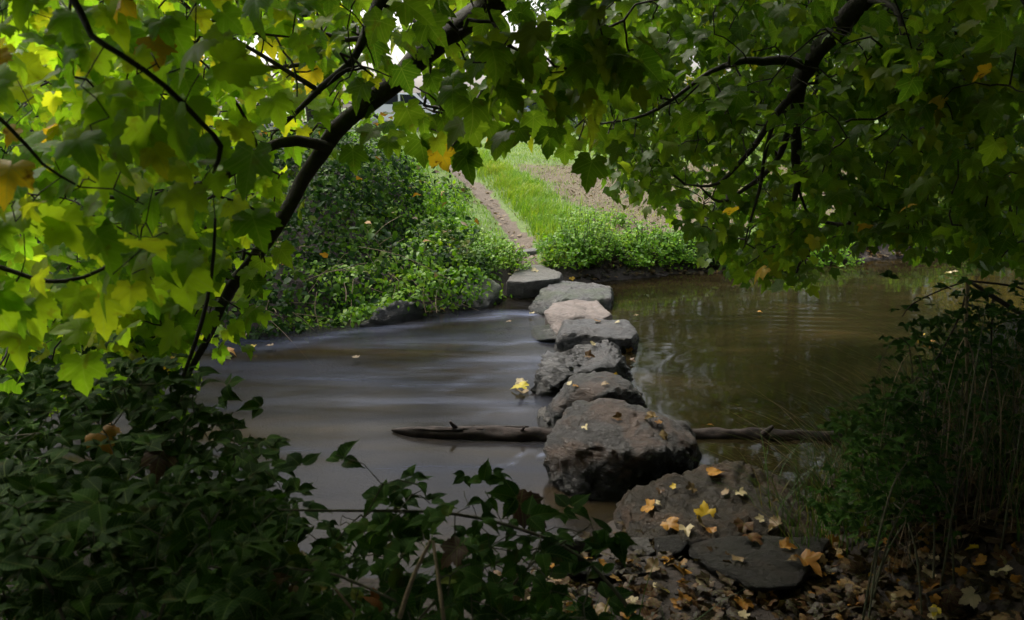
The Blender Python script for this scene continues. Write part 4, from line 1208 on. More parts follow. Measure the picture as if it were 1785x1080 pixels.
# long narrow grass hanging in the right-hand undergrowth
def blades(name, root_xyz, length, width, mat, seed, lean=None, n_seg=3, spread=1.0):
    r = np.random.default_rng(seed); n = len(root_xyz)
    az = r.uniform(0, 2 * math.pi, n); ln = length * r.uniform(.5, 1.2, n)
    d = np.stack([np.cos(az), np.sin(az), np.zeros(n)], 1) * (spread * r.uniform(.1, .7, n))[:, None]
    if lean is not None: d = d + np.array(lean)
    side = np.stack([-np.sin(az), np.cos(az), np.zeros(n)], 1) * (width * r.uniform(.6, 1.2, n))[:, None]
    rows = []
    for k in range(n_seg + 1):
        t = k / n_seg
        c = root_xyz + d * ln[:, None] * (t ** 1.8) + np.array([0, 0, 1.0]) * (ln * (t - .35 * t * t))[:, None]
        w = (1 - t) ** .7 * (1 if k < n_seg else 0)
        if k < n_seg: rows += [c - side * w, c + side * w]
        else: rows += [c]
    V = np.stack(rows, 1).reshape(-1, 3); m = 2 * n_seg + 1
    f, cnt = [], []
    for k in range(n_seg - 1):
        f += [2 * k, 2 * k + 1, 2 * k + 3, 2 * k + 2]; cnt.append(4)
    f += [2 * n_seg - 2, 2 * n_seg - 1, 2 * n_seg]; cnt.append(3)
    f = np.array(f)
    idx = (f[None] + (np.arange(n) * m)[:, None]).ravel()
    return mesh_np(name, V, idx, np.tile(cnt, n), mat, False)


def scatter(n, x0, x1, y0, y1, seed, dens):
    r = np.random.default_rng(seed); out = np.zeros((0, 2))
    while len(out) < n:
        x = r.uniform(x0, x1, n * 3); y = r.uniform(y0, y1, n * 3)
        ok = r.random(n * 3) < dens(x, y)
        out = np.concatenate([out, np.stack([x[ok], y[ok]], 1)])
        if ok.sum() == 0: break
    out = out[:n]
    return np.concatenate([out, height(out[:, 0], out[:, 1])[:, None]], 1)


g = scatter(1300, 1.1, 2.6, 2.0, 4.0, 7, lambda x, y: (near_shore(x) - y > -.05) * np.clip(.2 + vnoise(x * 6, y * 6), 0, 1) * ((x > 1.75) | (y > 2.75)) * (y > 2.35))
link("bank_sedge", blades("bank_sedge", g, .55, .003, M_sedge, 8, (-.15, -.05, 0), 4, 1.3), None, kind='stuff')
g = scatter(750, 1.35, 2.6, 2.5, 3.8, 9, lambda x, y: (near_shore(x) - y > 0) * 1.0)
link("dry_grass", blades("dry_grass", g, .6, .0018, M_dry, 10, (-.2, -.1, 0), 4, 1.5), None, kind='stuff')
g = scatter(500, -2.6, .5, .9, 2.3, 12, lambda x, y: (near_shore(x) - y > 0) * 1.0)
link("bank_sedge", blades("bank_sedge", g, .45, .0035, M_sedge, 13, (0, .05, 0), 4, 1.3), None, kind='stuff')

# ================================================================== far bank: ivy and bramble mound, herbs, grass
def cover_points(n, seed, x0, x1, y0, y1, dens, lift, clump=1.2):
    r = np.random.default_rng(seed)
    p = scatter(n, x0, x1, y0, y1, seed, dens)
    n = len(p)
    e = 0.05
    gx_ = (height(p[:, 0] + e, p[:, 1], False) - height(p[:, 0] - e, p[:, 1], False)) / (2 * e)
    gy_ = (height(p[:, 0], p[:, 1] + e, False) - height(p[:, 0], p[:, 1] - e, False)) / (2 * e)
    N = np.stack([-gx_, -gy_, np.ones(n)], 1); N /= np.linalg.norm(N, axis=1, keepdims=True)
    bump = np.clip(.28 + 2.8 * fbm(p[:, 0] * clump, p[:, 1] * clump, 3) + .9 * fbm(p[:, 0] * clump * 4, p[:, 1] * clump * 4, 2), .06, 1.2)
    hgt = lift * bump * (1 - r.random(n) ** 2.2)
    return p + N * hgt[:, None], N, r, bump


def cover(name, n, seed, box, dens, lift, size, ls, mat, clump=1.2, up=.8, nrm_j=.45, drop=.5):
    P, N, r, _ = cover_points(n, seed, *box, dens, lift, clump)
    n = len(P)
    nn = N * up + r.normal(0, nrm_j, (n, 3)) + np.array([[0, -.25, .15]])
    tip = r.normal(0, .7, (n, 3)) + np.array([[0, -.4, -drop]])
    me = leaves_merged(name, ls, P, frames(nn, tip), size * r.uniform(.55, 1.3, n), r.integers(0, 3, n), mat, False)
    return link(name, me, None, kind='stuff')


def mound_dens(x, y):
    d = y - far_shore(x)
    return (d > -.14) * sstep(.25, .8, path_x(y) - x - .06 * (y - 8)) * np.clip(.6 + vnoise(x * 1.7, y * 1.7) * .8, 0, 1) * np.clip(1.15 - (y - 8) / 20, .3, 1)


cover("ivy_groundcover", 42000, 201, (-9, .2, 5.5, 11), mound_dens, .42, .060, LS_ivy, M_ivy, 1.3)
cover("ivy_groundcover", 34000, 203, (-9, .0, 8.5, 20), mound_dens, .34, .075, LS_kite, M_ivy, 1.3)
cover("bramble_groundcover", 14000, 202, (-8, .0, 6.0, 17), lambda x, y: mound_dens(x, y) * sstep(2.6, .4, path_x(y) - x + .3 * fbm(x, y) * 4), .48, .055, LS_kite, M_herb, 1.1)
# dead stems among the ivy near the water
r = np.random.default_rng(44)
segA, segB, sra = [], [], []
for i in range(70):
    x = r.uniform(-3.2, -.6); y = far_shore(x) + r.uniform(0, 1.6) * (1 if i % 3 else .3)
    p = np.array([x, y, hpt(x, y) + r.uniform(.05, .3)]); d = r.normal(0, 1, 3) * np.array([.25, .2, .12]) + np.array([.1, -.12, -.05])
    for k in range(4):
        q = p + d * .35 * r.uniform(.6, 1.2); d = d + r.normal(0, .06, 3) + np.array([0, 0, -.06])
        segA.append(p); segB.append(q); sra.append(r.uniform(.002, .0042)); p = q
sra = np.array(sra)
link("dead_stems", segs_mesh("dead_stems", np.array(segA), np.array(segB), sra, sra * .8, M_dry, 4), None, kind='stuff')

# bright herbs: counted clumps along the edge right of the path and by the steps
HG = "green leafy clumps along the far bank"
def herb_clump(label, px, py, rad, hgt, n, mat, size, seed, ls=LS_kite, group=HG, name="leafy_plant", name2="foliage"):
    c = ground_at(px, py); r = np.random.default_rng(seed)
    t = thing(name, label, "plant", (c[0], c[1], c[2]), group)
    m = int(n / 9)
    a = r.uniform(0, 2 * math.pi, m); rr = rad * np.sqrt(r.random(m))
    bx, by = c[0] + np.cos(a) * rr, c[1] + np.sin(a) * rr * .7
    hz = hgt * r.uniform(.5, 1.1, m) * (1 - .5 * (rr / rad) ** 2)
    bz = height(bx, by)
    base_ = np.stack([bx, by, bz], 1); top = base_ + np.stack([np.cos(a) * .06 + r.normal(0, .04, m), np.sin(a) * .06 - .03 + r.normal(0, .04, m), hz], 1)
    link("stems", shift(segs_mesh("stems", base_, top, np.full(m, .003), np.full(m, .0015), M_stem, 4), t.location), t, kind='stuff')
    tt = r.random((m, 9)) ** .6
    P = (base_[:, None] * (1 - tt[..., None]) + top[:, None] * tt[..., None]).reshape(-1, 3) + r.normal(0, .022, (m * 9, 3))
    az = r.uniform(0, 2 * math.pi, len(P)); out = np.stack([np.cos(az), np.sin(az), np.full(len(P), -.25)], 1)
    nn = np.array([[0, -.3, 1.0]]) + r.normal(0, .35, (len(P), 3))
    me = leaves_merged("foliage", ls, P, frames(nn, out), size * r.uniform(.6, 1.3, len(P)), r.integers(0, 3, len(P)), mat, False)
    link(name2, shift(me, t.location), t, kind='stuff')


herb_clump("bright green nettle-like clump just right of the path's foot", 985, 448, .30, .30, 900, M_herb, .05, 301)
herb_clump("tall light green feathery clump behind the first stepping stones", 1025, 444, .30, .46, 1300, M_herb, .045, 302)
herb_clump("mid green leafy clump on the far bank above the pool's left end", 1092, 450, .24, .26, 700, M_herb, .05, 303)
herb_clump("bright green leafy clump right of centre on the far bank edge", 1138, 446, .30, .38, 1100, M_herb, .052, 304)
herb_clump("leafy clump with yellowish tips under the canopy's left fringe", 1196, 444, .28, .30, 900, M_herb, .05, 305)
herb_clump("dark low leafy clump half hidden below the hanging maple leaves", 1250, 446, .34, .24, 1100, M_ivy, .05, 306)
herb_clump("bright herb clump on the left shoulder of the path's foot", 862, 452, .36, .26, 1400, M_herb, .045, 307)
herb_clump("yellow-green herb clump left of the path above the mossy boulder", 822, 440, .36, .24, 1200, M_herb, .048, 308)
herb_clump("leafy clump hanging over the mossy boulder at the waterline", 790, 470, .34, .22, 1100, M_ivy, .05, 309)
herb_clump("small dark green plant standing beside the middle of the path", 802, 350, .10, .36, 260, M_ivy, .05, 310)
herb_clump("green clump on the far bank seen between hanging leaves at the right", 1420, 440, .5, .3, 1300, M_herb, .055, 311)
herb_clump("pale green clump on the far bank near the right edge", 1640, 425, .6, .35, 1300, M_herb, .06, 312)
herb_clump("low herb clump on the grassy slope above the brown earth patch", 1030, 392, .5, .22, 1000, M_herb, .05, 313)


def near_edge(x, y):
    d = y - far_shore(x)
    return (d > .3) * (d < 1.0) * (x > path_x(8.5) + .45) * np.clip(vnoise(x * 2.3, y * 2.3) * 1.5, 0, 1)


cover("waterside_herbs", 3200, 210, (.8, 8, 8, 12.5), near_edge, .28, .05, LS_kite, M_ivy, 2.0)

# grass: long tufts beside the path, short turf beyond
def turf_dens(x, y):
    d = y - far_shore(x); dp = x - path_x(y)
    g_, p_, b_ = zones(x, y)
    right_ = (dp > .16) * (1 - b_ * np.clip(.95 - 2.6 * np.clip(fbm(x * 1.6 + 40, y * 1.6, 3), 0, 1), .25, .93))
    left_ = (dp < -.16) * (dp > -.75 - .08 * (y - 8))
    return (d > .3) * (right_ + left_ * .8) * (1 - p_) * np.clip(1.25 - (y - 8) / 20, .2, 1)


g = scatter(38000, -3.5, 8, 8.2, 22, 220, turf_dens)
link("grass", blades("grass", g, .085, .0045, M_grass, 221, None, 2, 1.2), None, kind='stuff')
def tuft_dens(x, y):
    dp = x - path_x(y); w = vnoise(x * 3, y * 3)
    return (y - far_shore(x) > .3) * np.exp(-((dp - .50 - .02 * (y - 8)) / .28) ** 2) * np.clip(w * 1.6, 0, 1) * (dp > .2)
g = scatter(9000, -2.5, 3, 8.4, 18, 222, tuft_dens)
link("long_grass", blades("long_grass", g, .26, .0055, M_grass, 223, (0, -.1, 0), 3, 1.2), None, kind='stuff')

# leaf litter of the far meadow and both banks (what nobody could count)
def litter(name, n, seed, box, dens, size, ls=LS_maple, lift=.01, mat=M_litter, hi=False, flat=.35):
    p = scatter(n, *box, seed, dens); n = len(p); r = np.random.default_rng(seed + 1)
    p[:, 2] += lift + r.random(n) * lift * 2
    nn = np.array([[0, 0, 1.0]]) + r.normal(0, flat, (n, 3))
    me = leaves_merged(name, ls, p, frames(nn, r.normal(0, 1, (n, 3))), size * r.uniform(.45, 1.2, n), r.integers(0, 3, n), mat, hi)
    return link(name, me, None, kind='stuff')


litter("meadow_litter", 5000, 230, (.5, 9, 8.3, 18), lambda x, y: zones(x, y)[2] * (y > far_shore(x) + .25), .045, LS_kite, lift=.008, mat=M_fall['brown'])
litter("meadow_litter", 6000, 236, (.5, 9, 8.3, 18), lambda x, y: zones(x, y)[2] * (y > far_shore(x) + .25), .045, LS_kite, lift=.010, mat=M_fall['tan'])
litter("path_litter", 90, 237, (-2.5, 1.2, 8.3, 16), lambda x, y: np.exp(-((x - path_x(y)) / .3) ** 2), .06, LS_fallen, lift=.010, mat=M_fall['tan'])
cover("mound_tall_leaves", 2600, 204, (-8, .0, 6.0, 15), mound_dens, .60, .085, LS_oval, M_ivy, 1.6)
litter("mound_litter", 90, 238, (-6, .2, 6, 13), mound_dens, .09, lift=.30, mat=M_fall['orange'])
litter("shore_litter", 1600, 231, (.7, 9, 7.0, 12.5), lambda x, y: ((y - far_shore(x)) > -.02) * ((y - far_shore(x)) < .5) * 1.0, .06, lift=.012)
litter("mound_litter", 110, 232, (-6, .2, 6, 14), mound_dens, .085, lift=.26, mat=M_fall['tan'])
litter("leaf_litter", 3800, 233, (-.1, 3.2, .9, 3.6), lambda x, y: ((near_shore(x) - y) > .02) * np.clip(.3 + sstep(.2, 1.3, x) * .9, 0, 1) * np.clip(vnoise(x * 5, y * 5) + .1, 0, 1), .050, lift=.012, hi=True, flat=.45)
# crumbs of earth and pebbles on the near bank
p = scatter(2600, -.2, 2.6, 1.0, 3.0, 240, lambda x, y: (near_shore(x) - y > -.05) * 1.0)
r = np.random.default_rng(241); n = len(p)
tv = np.array([(1, 0, 0), (-.8, .3, 0), (0, 1, .1), (0, -.9, 0), (.1, 0, .7), (0, .1, -.6)], float)
tf = [(0, 2, 4), (2, 1, 4), (1, 3, 4), (3, 0, 4), (2, 0, 5), (1, 2, 5), (3, 1, 5), (0, 3, 5)]
LS_peb = ([(tv, tf)], [(tv, tf)])
me = leaves_merged("pebbles", LS_peb, p, frames(r.normal(0, 1, (n, 3)) + [[0, 0, 2]], r.normal(0, 1, (n, 3))), .004 + .010 * r.random(n) ** 3, np.zeros(n, int), M_slate, False)
link("pebbles", me, None, kind='stuff')

# ------------------------------------------------------------------ single fallen leaves, each one where the photograph shows it
gv = [Vector(v) for v in np.stack([GX.ravel(), GY.ravel(), GZ.ravel()], 1)[::1]] if False else None
rock_tree = BVHTree.FromPolygons(rock_bvh_v, rock_bvh_f)


def hit(px, py):
    d = Vector(ray(px, py)).normalized()
    loc, nrm, idx, dist = rock_tree.ray_cast(Vector(CAM), d)
    gnd = ground_at(px, py)
    if gnd[2] < 0.012: gnd = PZ(px, py, 0.022); gn = Vector((0, 0, 1))
    else: gn = Vector((0, -.1, 1)).normalized()
    if loc is None or (Vector(gnd) - Vector(CAM)).length < dist - 0.01: return Vector(gnd), gn, False
    return loc, nrm, True


lr = random.Random(77)


def fallen(label, px, py, wpx, kind, seed=0, group=None, ls=LS_fallen, flat=.22, name="fallen_leaf"):
    loc, nrm, on = hit(px, py)
    depth = (loc - Vector(CAM)).dot(Vector(FWD))
    s = wpx / F * depth * .82
    nn = np.array([nrm + Vector((lr.gauss(0, flat), lr.gauss(0, flat), .6 if on else .2))])
    R_ = frames(nn, np.array([[lr.gauss(0, 1), lr.gauss(0, 1), 0]]))[0]
    me = leaf_mesh_shared(ls, lr.randrange(4), M_fall[kind], name)
    o = link(name, me, None, label=label, category="leaf")
    if group: o['group'] = group
    up_ = R_[:, 2] * (0.012 if on else .018)
    c0 = R_ @ np.array([0, .3, 0]) * s
    P0 = np.array(loc) + up_ - c0
    o.matrix_world = Matrix([[*R_[r_] * s, P0[r_]] for r_ in range(3)] + [[0, 0, 0, 1]])


FL = "single fallen leaves on the stones"
for (lab, px, py, w_, k) in [
    ("bright yellow maple leaf lying on the broad dark slab at the bank", 1227, 893, 42, 'yellow'),
    ("orange leaf on the far edge of the broad dark slab", 1247, 826, 34, 'orange'),
    ("cream and orange curled leaf near the right part of the broad slab", 1293, 861, 26, 'cream'),
    ("small pale leaf left of the curled cream leaf on the broad slab", 1266, 859, 18, 'tan'),
    ("tiny lemon-yellow leaf on the upper left of the broad slab", 1174, 850, 14, 'yellow'),
    ("tan leaf with a long stalk beside the tiny yellow leaf on the slab", 1202, 852, 24, 'tan'),
    ("faded brown leaf near the left rim of the broad slab", 1150, 859, 18, 'brown'),
    ("brown-orange curled leaf at the left end of the broad slab", 1132, 887, 36, 'orange'),
    ("small cream leaf touching the brown-orange curled leaf", 1148, 880, 14, 'cream'),
    ("orange-yellow leaf in the dip along the slab's lower left side", 1172, 918, 40, 'orange'),
    ("cream leaf just below the orange-yellow leaf by the slab's edge", 1197, 929, 30, 'cream'),
    ("pinkish tan torn leaf between the slab and the slate", 1220, 914, 32, 'tan'),
    ("small orange leaf in the gap above the slate slab", 1240, 927, 22, 'orange'),
    ("brown crumpled leaf on the dark ledge above the slate slab", 1295, 922, 40, 'brown'),
    ("tan triangular leaf on the dark ledge to the right", 1352, 921, 38, 'tan'),
    ("round pale yellow leaf at the right side of the broad slab", 1323, 906, 18, 'cream'),
    ("small tan leaf high on the right side of the broad slab", 1347, 873, 14, 'tan'),
    ("dark brown leaf with a stalk on the upper part of the slate slab", 1315, 944, 42, 'brown'),
    ("tan oval leaf lying in the middle of the slate slab", 1288, 977, 28, 'tan'),
    ("yellow-brown leaf on the right part of the slate slab", 1374, 957, 32, 'orange'),
    ("large golden maple leaf at the right edge of the slate slab", 1410, 987, 54, 'orange'),
    ("small tan leaf tucked left of the large golden maple leaf", 1380, 980, 20, 'tan'),
    ("pale tan leaf below the large golden maple leaf", 1410, 1021, 46, 'tan'),
    ("white scrap of leaf on the left top of the largest stepping stone", 1022, 748, 15, 'cream'),
    ("pale brown leaf with a torn edge on the largest stepping stone", 1133, 731, 28, 'tan'),
    ("small orange leaf right of the torn leaf on the largest stepping stone", 1147, 739, 15, 'orange'),
    ("tan crumpled leaf at the right shoulder of the largest stepping stone", 1157, 764, 26, 'tan'),
    ("brown narrow leaf at the middle of the largest stepping stone", 1074, 729, 20, 'brown'),
    ("bright yellow leaf on the stepping stone beyond the log, at its back edge", 1072, 652, 14, 'yellow'),
    ("cream leaf beside an orange one on the stone beyond the log", 995, 669, 13, 'cream'),
    ("orange leaf beside a cream one on the stone beyond the log", 1002, 675, 14, 'orange'),
    ("reddish tan leaf on the stone beyond the log", 1056, 671, 16, 'tan'),
    ("reddish leaf in the middle of the jagged layered stone", 1028, 622, 20, 'brown'),
    ("cream leaf near the crest of the jagged layered stone", 1033, 600, 13, 'cream'),
    ("orange-cream leaf on the stone in front of the pinkish one", 1041, 561, 14, 'orange'),
    ("white leaf at the right of the stone in front of the pinkish one", 1075, 563, 11, 'cream'),
    ("largest cream leaf in the middle of the pale landing slab", 931, 472, 16, 'cream'),
    ("cream leaf on the left corner of the pale landing slab", 890, 481, 13, 'cream'),
    ("small cream leaf near the left back of the pale landing slab", 900, 473, 10, 'cream'),
    ("cream leaf lying just behind the pale landing slab", 947, 458, 12, 'cream'),
    ("yellow leaf on the gravel right behind the mossy stepping stone", 997, 488, 12, 'yellow'),
    ("yellow-orange leaf at the waterline left of the mossy boulder", 770, 541, 14, 'yellow'),
    ("pinkish leaf at the waterline beside the yellow-orange one", 750, 546, 13, 'tan'),
    ("orange leaf lying on the log's right half", 1239, 745, 14, 'orange'),
]:
    fallen(lab, px, py, w_, k)
WL = [("yellow-green leaf afloat left of the third stepping stone", 905, 677, 36, 'yellow'), ("cream leaf afloat just behind the yellow-green one", 907, 670, 26, 'cream'), ("tan leaf afloat just in front of the yellow-green one", 911, 687, 24, 'tan'),
      ("orange leaf afloat at the right corner of the fourth stepping stone", 1097, 611, 16, 'orange'), ("brown leaf afloat beside the right flank of the jagged stone", 1102, 632, 14, 'brown'),
      ("orange leaf afloat near the left bank under the maple", 402, 615, 26, 'orange'), ("yellow leaf afloat near the left bank under the maple", 438, 607, 20, 'yellow'), ("pale leaf afloat far left of the stones", 470, 605, 16, 'tan'),
      ("cream leaf afloat on the left channel before the mossy stone", 886, 563, 12, 'tan'), ("cream leaf afloat by the mossy stepping stone's left end", 926, 548, 12, 'cream'),
      ("yellow leaf afloat on the pool at the upper right", 1652, 478, 12, 'cream'), ("second pale leaf afloat on the pool beside the upper right yellow one", 1665, 475, 10, 'cream'),
      ("orange leaf afloat at the foot of the right-hand brambles", 1618, 597, 22, 'orange'), ("yellow leaf afloat above the orange one by the brambles", 1603, 587, 16, 'yellow'), ("pale leaf afloat on the left side of the pool", 1109, 552, 10, 'tan'),
      ("small ochre leaf afloat in the middle of the pool", 1325, 546, 10, 'orange'), ("tan leaf afloat in the open left water", 620, 625, 16, 'tan')]
for (lab, px, py, w_, k) in WL:
    fallen(lab, px, py, w_, k, flat=.03)
# leaves of the litter large enough to be picked up one by one
names = {'brown': "curled brown leaf in the litter of the near right bank", 'orange': "orange-brown leaf in the litter of the near right bank",
         'tan': "dry tan leaf in the litter of the near right bank", 'cream': "pale cream leaf in the litter of the near right bank", 'yellow': "small yellow leaf in the litter of the near right bank"}
poly = [(940, 990), (1150, 975), (1210, 1010), (1300, 1045), (1400, 1040), (1440, 950), (1500, 945), (1785, 880), (1785, 1085), (960, 1085)]
for i, (px, py) in enumerate(sample_poly(poly, 190, 55)):
    k = lr.choices(['brown', 'orange', 'tan', 'cream', 'yellow'], [5, 3, 3.0, .8, .6])[0]
    where = "left of the dark slate slab" if px < 1200 else ("just in front of the dark slate slab" if px < 1420 else ("right of the dark slate slab" if px < 1600 else "under the right-hand brambles"))
    fallen(names[k].replace("in the litter of the near right bank", "lying in the litter " + where), px, py, lr.uniform(18, 42) * (0.6 if k == 'yellow' else 1), k, group=f"{k} leaves in the litter {where}", flat=.38)
for (lab, px, py, D_, w_, k, ls_) in [
    ("large crinkled brown leaf caught in the brambles beside the nearest water", 925, 890, 1.62, 80, 'brown', LS_maple), ("brown leaf hanging below the broken dry stem in the brambles", 785, 965, 1.4, 60, 'brown', LS_maple),
    ("yellow-brown leaf lying on the left brambles", 178, 762, 1.8, 60, 'orange', LS_maple), ("brown and orange leaf caught in the left brambles", 275, 805, 1.8, 66, 'brown', LS_maple)]:
    s = w_ / F * D_
    o = link("caught_leaf", leaf_mesh_shared(ls_, 1, M_fall[k], "caught_leaf"), None, label=lab, category="leaf")
    R_ = frames(np.array([[lr.gauss(0, .3), -.6, .9]]), np.array([[lr.gauss(0, .5), 0, -1.0]]))[0]
    p0 = PD(px, py, D_) - R_ @ np.array([0, .3, 0]) * s
    o.matrix_world = Matrix([[*R_[r_] * s, p0[r_]] for r_ in range(3)] + [[0, 0, 0, 1]])

# ================================================================== beyond the meadow: parked vehicles, rail, trees
M_white = plain_mat("white_paint", (0.88, 0.88, 0.88), 0.25, coat=.5)
M_silver = plain_mat("silver_paint", (0.45, 0.47, 0.52), 0.3, .3, coat=.5)
M_blue = plain_mat("blue_paint", (0.06, 0.10, 0.30), 0.3, coat=.5)
M_glass = plain_mat("car_glass", (0.02, 0.025, 0.03), 0.05)
M_tyre = plain_mat("tyre_rubber", (0.02, 0.02, 0.02), 0.8)
M_rim = plain_mat("wheel_rim", (0.4, 0.4, 0.42), 0.3, .8)
M_lamp = plain_mat("lamp_lens", (0.6, 0.6, 0.6), 0.1)
M_tail = plain_mat("tail_lens", (0.4, 0.01, 0.01), 0.15)


def extrude_profile(prof, w, mat, name, inset=0.0, bev=.04):
    """side profile (x,z) extruded across the width, edges rounded"""
    bm = bmesh.new()
    a = [bm.verts.new((x, -w / 2, z)) for x, z in prof]; b = [bm.verts.new((x, w / 2, z)) for x, z in prof]
    n = len(prof)
    bm.faces.new(a); bm.faces.new(b[::-1])
    for i in range(n):
        bm.faces.new((a[i], b[i], b[(i + 1) % n], a[(i + 1) % n]))
    bmesh.ops.recalc_face_normals(bm, faces=bm.faces)
    if bev: bmesh.ops.bevel(bm, geom=list(bm.edges), offset=bev, segments=2, affect='EDGES', clamp_overlap=True)
    me = bpy.data.meshes.new(name); bm.to_mesh(me); bm.free(); me.materials.append(mat)
    return me


def vehicle(label, x, y, rz, paint, van=False):
    t = thing("parked_van" if van else "parked_car", label, "van" if van else "car", (x, y, hpt(x, y)), "vehicles parked beyond the meadow")
    t.rotation_euler = (0, 0, rz)
    if van:
        body = [(-2.4, .35), (2.4, .35), (2.45, .95), (1.9, 1.15), (1.35, 1.95), (-2.3, 2.0), (-2.42, 1.2)]; ww = 1.85
        wins = [[(1.75, 1.15), (1.25, 1.85), (.55, 1.85), (.55, 1.15)]]; ax = 1.5; wr = .34
    else:
        body = [(-2.05, .32), (2.1, .32), (2.15, .68), (1.95, .85), (1.05, .98), (.45, 1.42), (-.95, 1.45), (-1.75, 1.02), (-2.08, .92)]; ww = 1.72
        wins = [[(.95, .98), (.42, 1.36), (-.12, 1.38), (-.12, .98)], [(-.22, .98), (-.22, 1.38), (-.9, 1.38), (-1.45, 1.02)]]; ax = 1.3; wr = .31
    link("body", extrude_profile(body, ww, paint, "body"), t)
    for wn_ in wins:
        for s in (-1, 1):
            me = extrude_profile(wn_, .03, M_glass, "side_window", bev=0); me.transform(Matrix.Translation((0, s * (ww / 2), 0))); link("side_window", me, t)
    fr = [(.98, 1.0), (.50, 1.40), (.46, 1.42), (.94, 1.02)] if not van else [(1.88, 1.2), (1.40, 1.9), (1.36, 1.92), (1.84, 1.22)]
    fr = [(a_ + .045, b_ + .02) for a_, b_ in fr]
    link("windscreen", extrude_profile(fr, ww - .25, M_glass, "windscreen", bev=0), t)
    for sx in (-ax, ax):
        for s in (-1, 1):
            bm = bmesh.new(); bmesh.ops.create_cone(bm, cap_ends=True, segments=20, radius1=wr, radius2=wr, depth=.2, matrix=Matrix.Translation((sx, s * (ww / 2 - .06), wr)) @ Matrix.Rotation(math.pi / 2, 4, 'X'))
            me = bpy.data.meshes.new("wheel"); bm.to_mesh(me); bm.free(); me.materials.append(M_tyre); w_ = link("wheel", me, t)
            bm = bmesh.new(); bmesh.ops.create_cone(bm, cap_ends=True, segments=16, radius1=wr * .62, radius2=wr * .5, depth=.03, matrix=Matrix.Translation((sx, s * (ww / 2 + .05), wr)) @ Matrix.Rotation(math.pi / 2, 4, 'X'))
            me = bpy.data.meshes.new("rim"); bm.to_mesh(me); bm.free(); me.materials.append(M_rim); link("rim", me, w_)
    zt = .72 if not van else .9
    for s in (-1, 1):
        me = extrude_profile([(2.08, zt - .08), (2.18, zt - .08), (2.16, zt + .04), (2.08, zt + .06)], .35, M_lamp, "headlight", bev=0); me.transform(Matrix.Translation((.28 if van else 0, s * .62, 0))); link("headlight", me, t)
        me = extrude_profile([(-2.12, zt), (-2.05, zt), (-2.05, zt + .18), (-2.12, zt + .16)], .25, M_tail, "tail_light", bev=0); me.transform(Matrix.Translation((-.36 if van else 0, s * .70, 0))); link("tail_light", me, t)


def bgx(px, Y): return (px - W / 2) / F * Y


vehicle("white car parked beyond the top of the mound, below the diagonal limb", bgx(722, 34), 34, math.radians(-14), M_white)
vehicle("silver car parked beyond the meadow behind the thin rail", bgx(850, 36), 36, math.radians(6), M_silver)
vehicle("blue car parked beyond the meadow right of the silver one", bgx(945, 37), 37, math.radians(4), M_blue)
# asphalt the vehicles stand on
V = []; Fc = []
xs = np.linspace(-14, 12, 60); ys = np.linspace(31, 41, 24)
for yy in ys:
    for xx in xs: V.append((xx, yy, float(height(xx, yy)) + .02))
for j in range(len(ys) - 1):
    for i in range(len(xs) - 1):
        a = j * len(xs) + i; Fc.append((a, a + 1, a + 1 + len(xs), a + len(xs)))
link("car_park", mesh_vf("car_park", V, Fc, plain_mat("asphalt", (0.06, 0.06, 0.062), .85, nscale=20)), None, kind='structure')
tR = thing("rail_fence", "low grey rail on posts at the meadow's top edge, beside the parked silver car", "fence", (bgx(800, 24), 24, hpt(bgx(800, 24), 24)))
M_rail = plain_mat("grey_rail", (0.22, 0.24, 0.27), .5, nscale=12)
rx0, rx1 = bgx(700, 24), bgx(1120, 24)
V, Fc = tube([(rx0, 24, hpt(rx0, 24) + .45), ((rx0 + rx1) / 2, 24, hpt((rx0 + rx1) / 2, 24) + .46), (rx1, 24, hpt(rx1, 24) + .45)], [.03] * 3, 8)
link("rail", shift(mesh_vf("rail", V, Fc, M_rail), tR.location), tR)
for i in range(6):
    x = rx0 + (rx1 - rx0) * i / 5
    V, Fc = tube([(x, 24.0, hpt(x, 24) - .1), (x, 24.0, hpt(x, 24) + .62)], [.055, .055], 8)
    link("post", shift(mesh_vf("post", V, Fc, M_rail), tR.location), tR)


def bg_tree(label, x, y, h, rad, mat, n, size, seed, trunk_r=.16, low=.12, name="broadleaf_tree", cat="tree", group=None):
    r = np.random.default_rng(seed); z0 = hpt(x, y)
    t = thing(name, label, cat, (x, y, z0), group)
    pts = [(x, y, z0 - .2), (x + r.normal(0, .1), y, z0 + h * .3), (x + r.normal(0, .25), y + r.normal(0, .2), z0 + h * .62), (x + r.normal(0, .3), y, z0 + h * .9)]
    sk = [limb(t, pts, [trunk_r, trunk_r * .8, trunk_r * .5, trunk_r * .15], M_bark, 10, .12, seed, "trunk", .3)]
    m = max(14, int(n / 90))
    u = r.normal(0, 1, (m, 3)); u /= np.linalg.norm(u, axis=1, keepdims=True); u *= (r.random(m) ** .45)[:, None]
    C = np.array([x, y, z0 + h * (low + (1 - low) / 2)]) + u * np.array([rad, rad, h * (1 - low) / 2])
    A, B, ra, rb, dirs = grow(sk[0], C, .012, .45, .05, seed, trunk_r * .5)
    link("branches", shift(segs_mesh("branches", A, B, ra, rb, M_bark, 5), t.location), t, kind='stuff')
    k = int(n / m)
    P = np.repeat(C, k, 0) + r.normal(0, 1, (m * k, 3)) * rad * .22 * np.array([1, 1, .7])
    P = P[P[:, 2] > z0 + .05]
    nn = r.normal(0, .6, (len(P), 3)) + np.array([[0, -.2, .8]])
    me = leaves_merged("crown", LS_kite, P, frames(nn, r.normal(0, 1, (len(P), 3)) + [[0, 0, -.4]]), size * r.uniform(.6, 1.3, len(P)), r.integers(0, 3, len(P)), mat, False)
    link("crown", shift(me, t.location), t, kind='stuff')


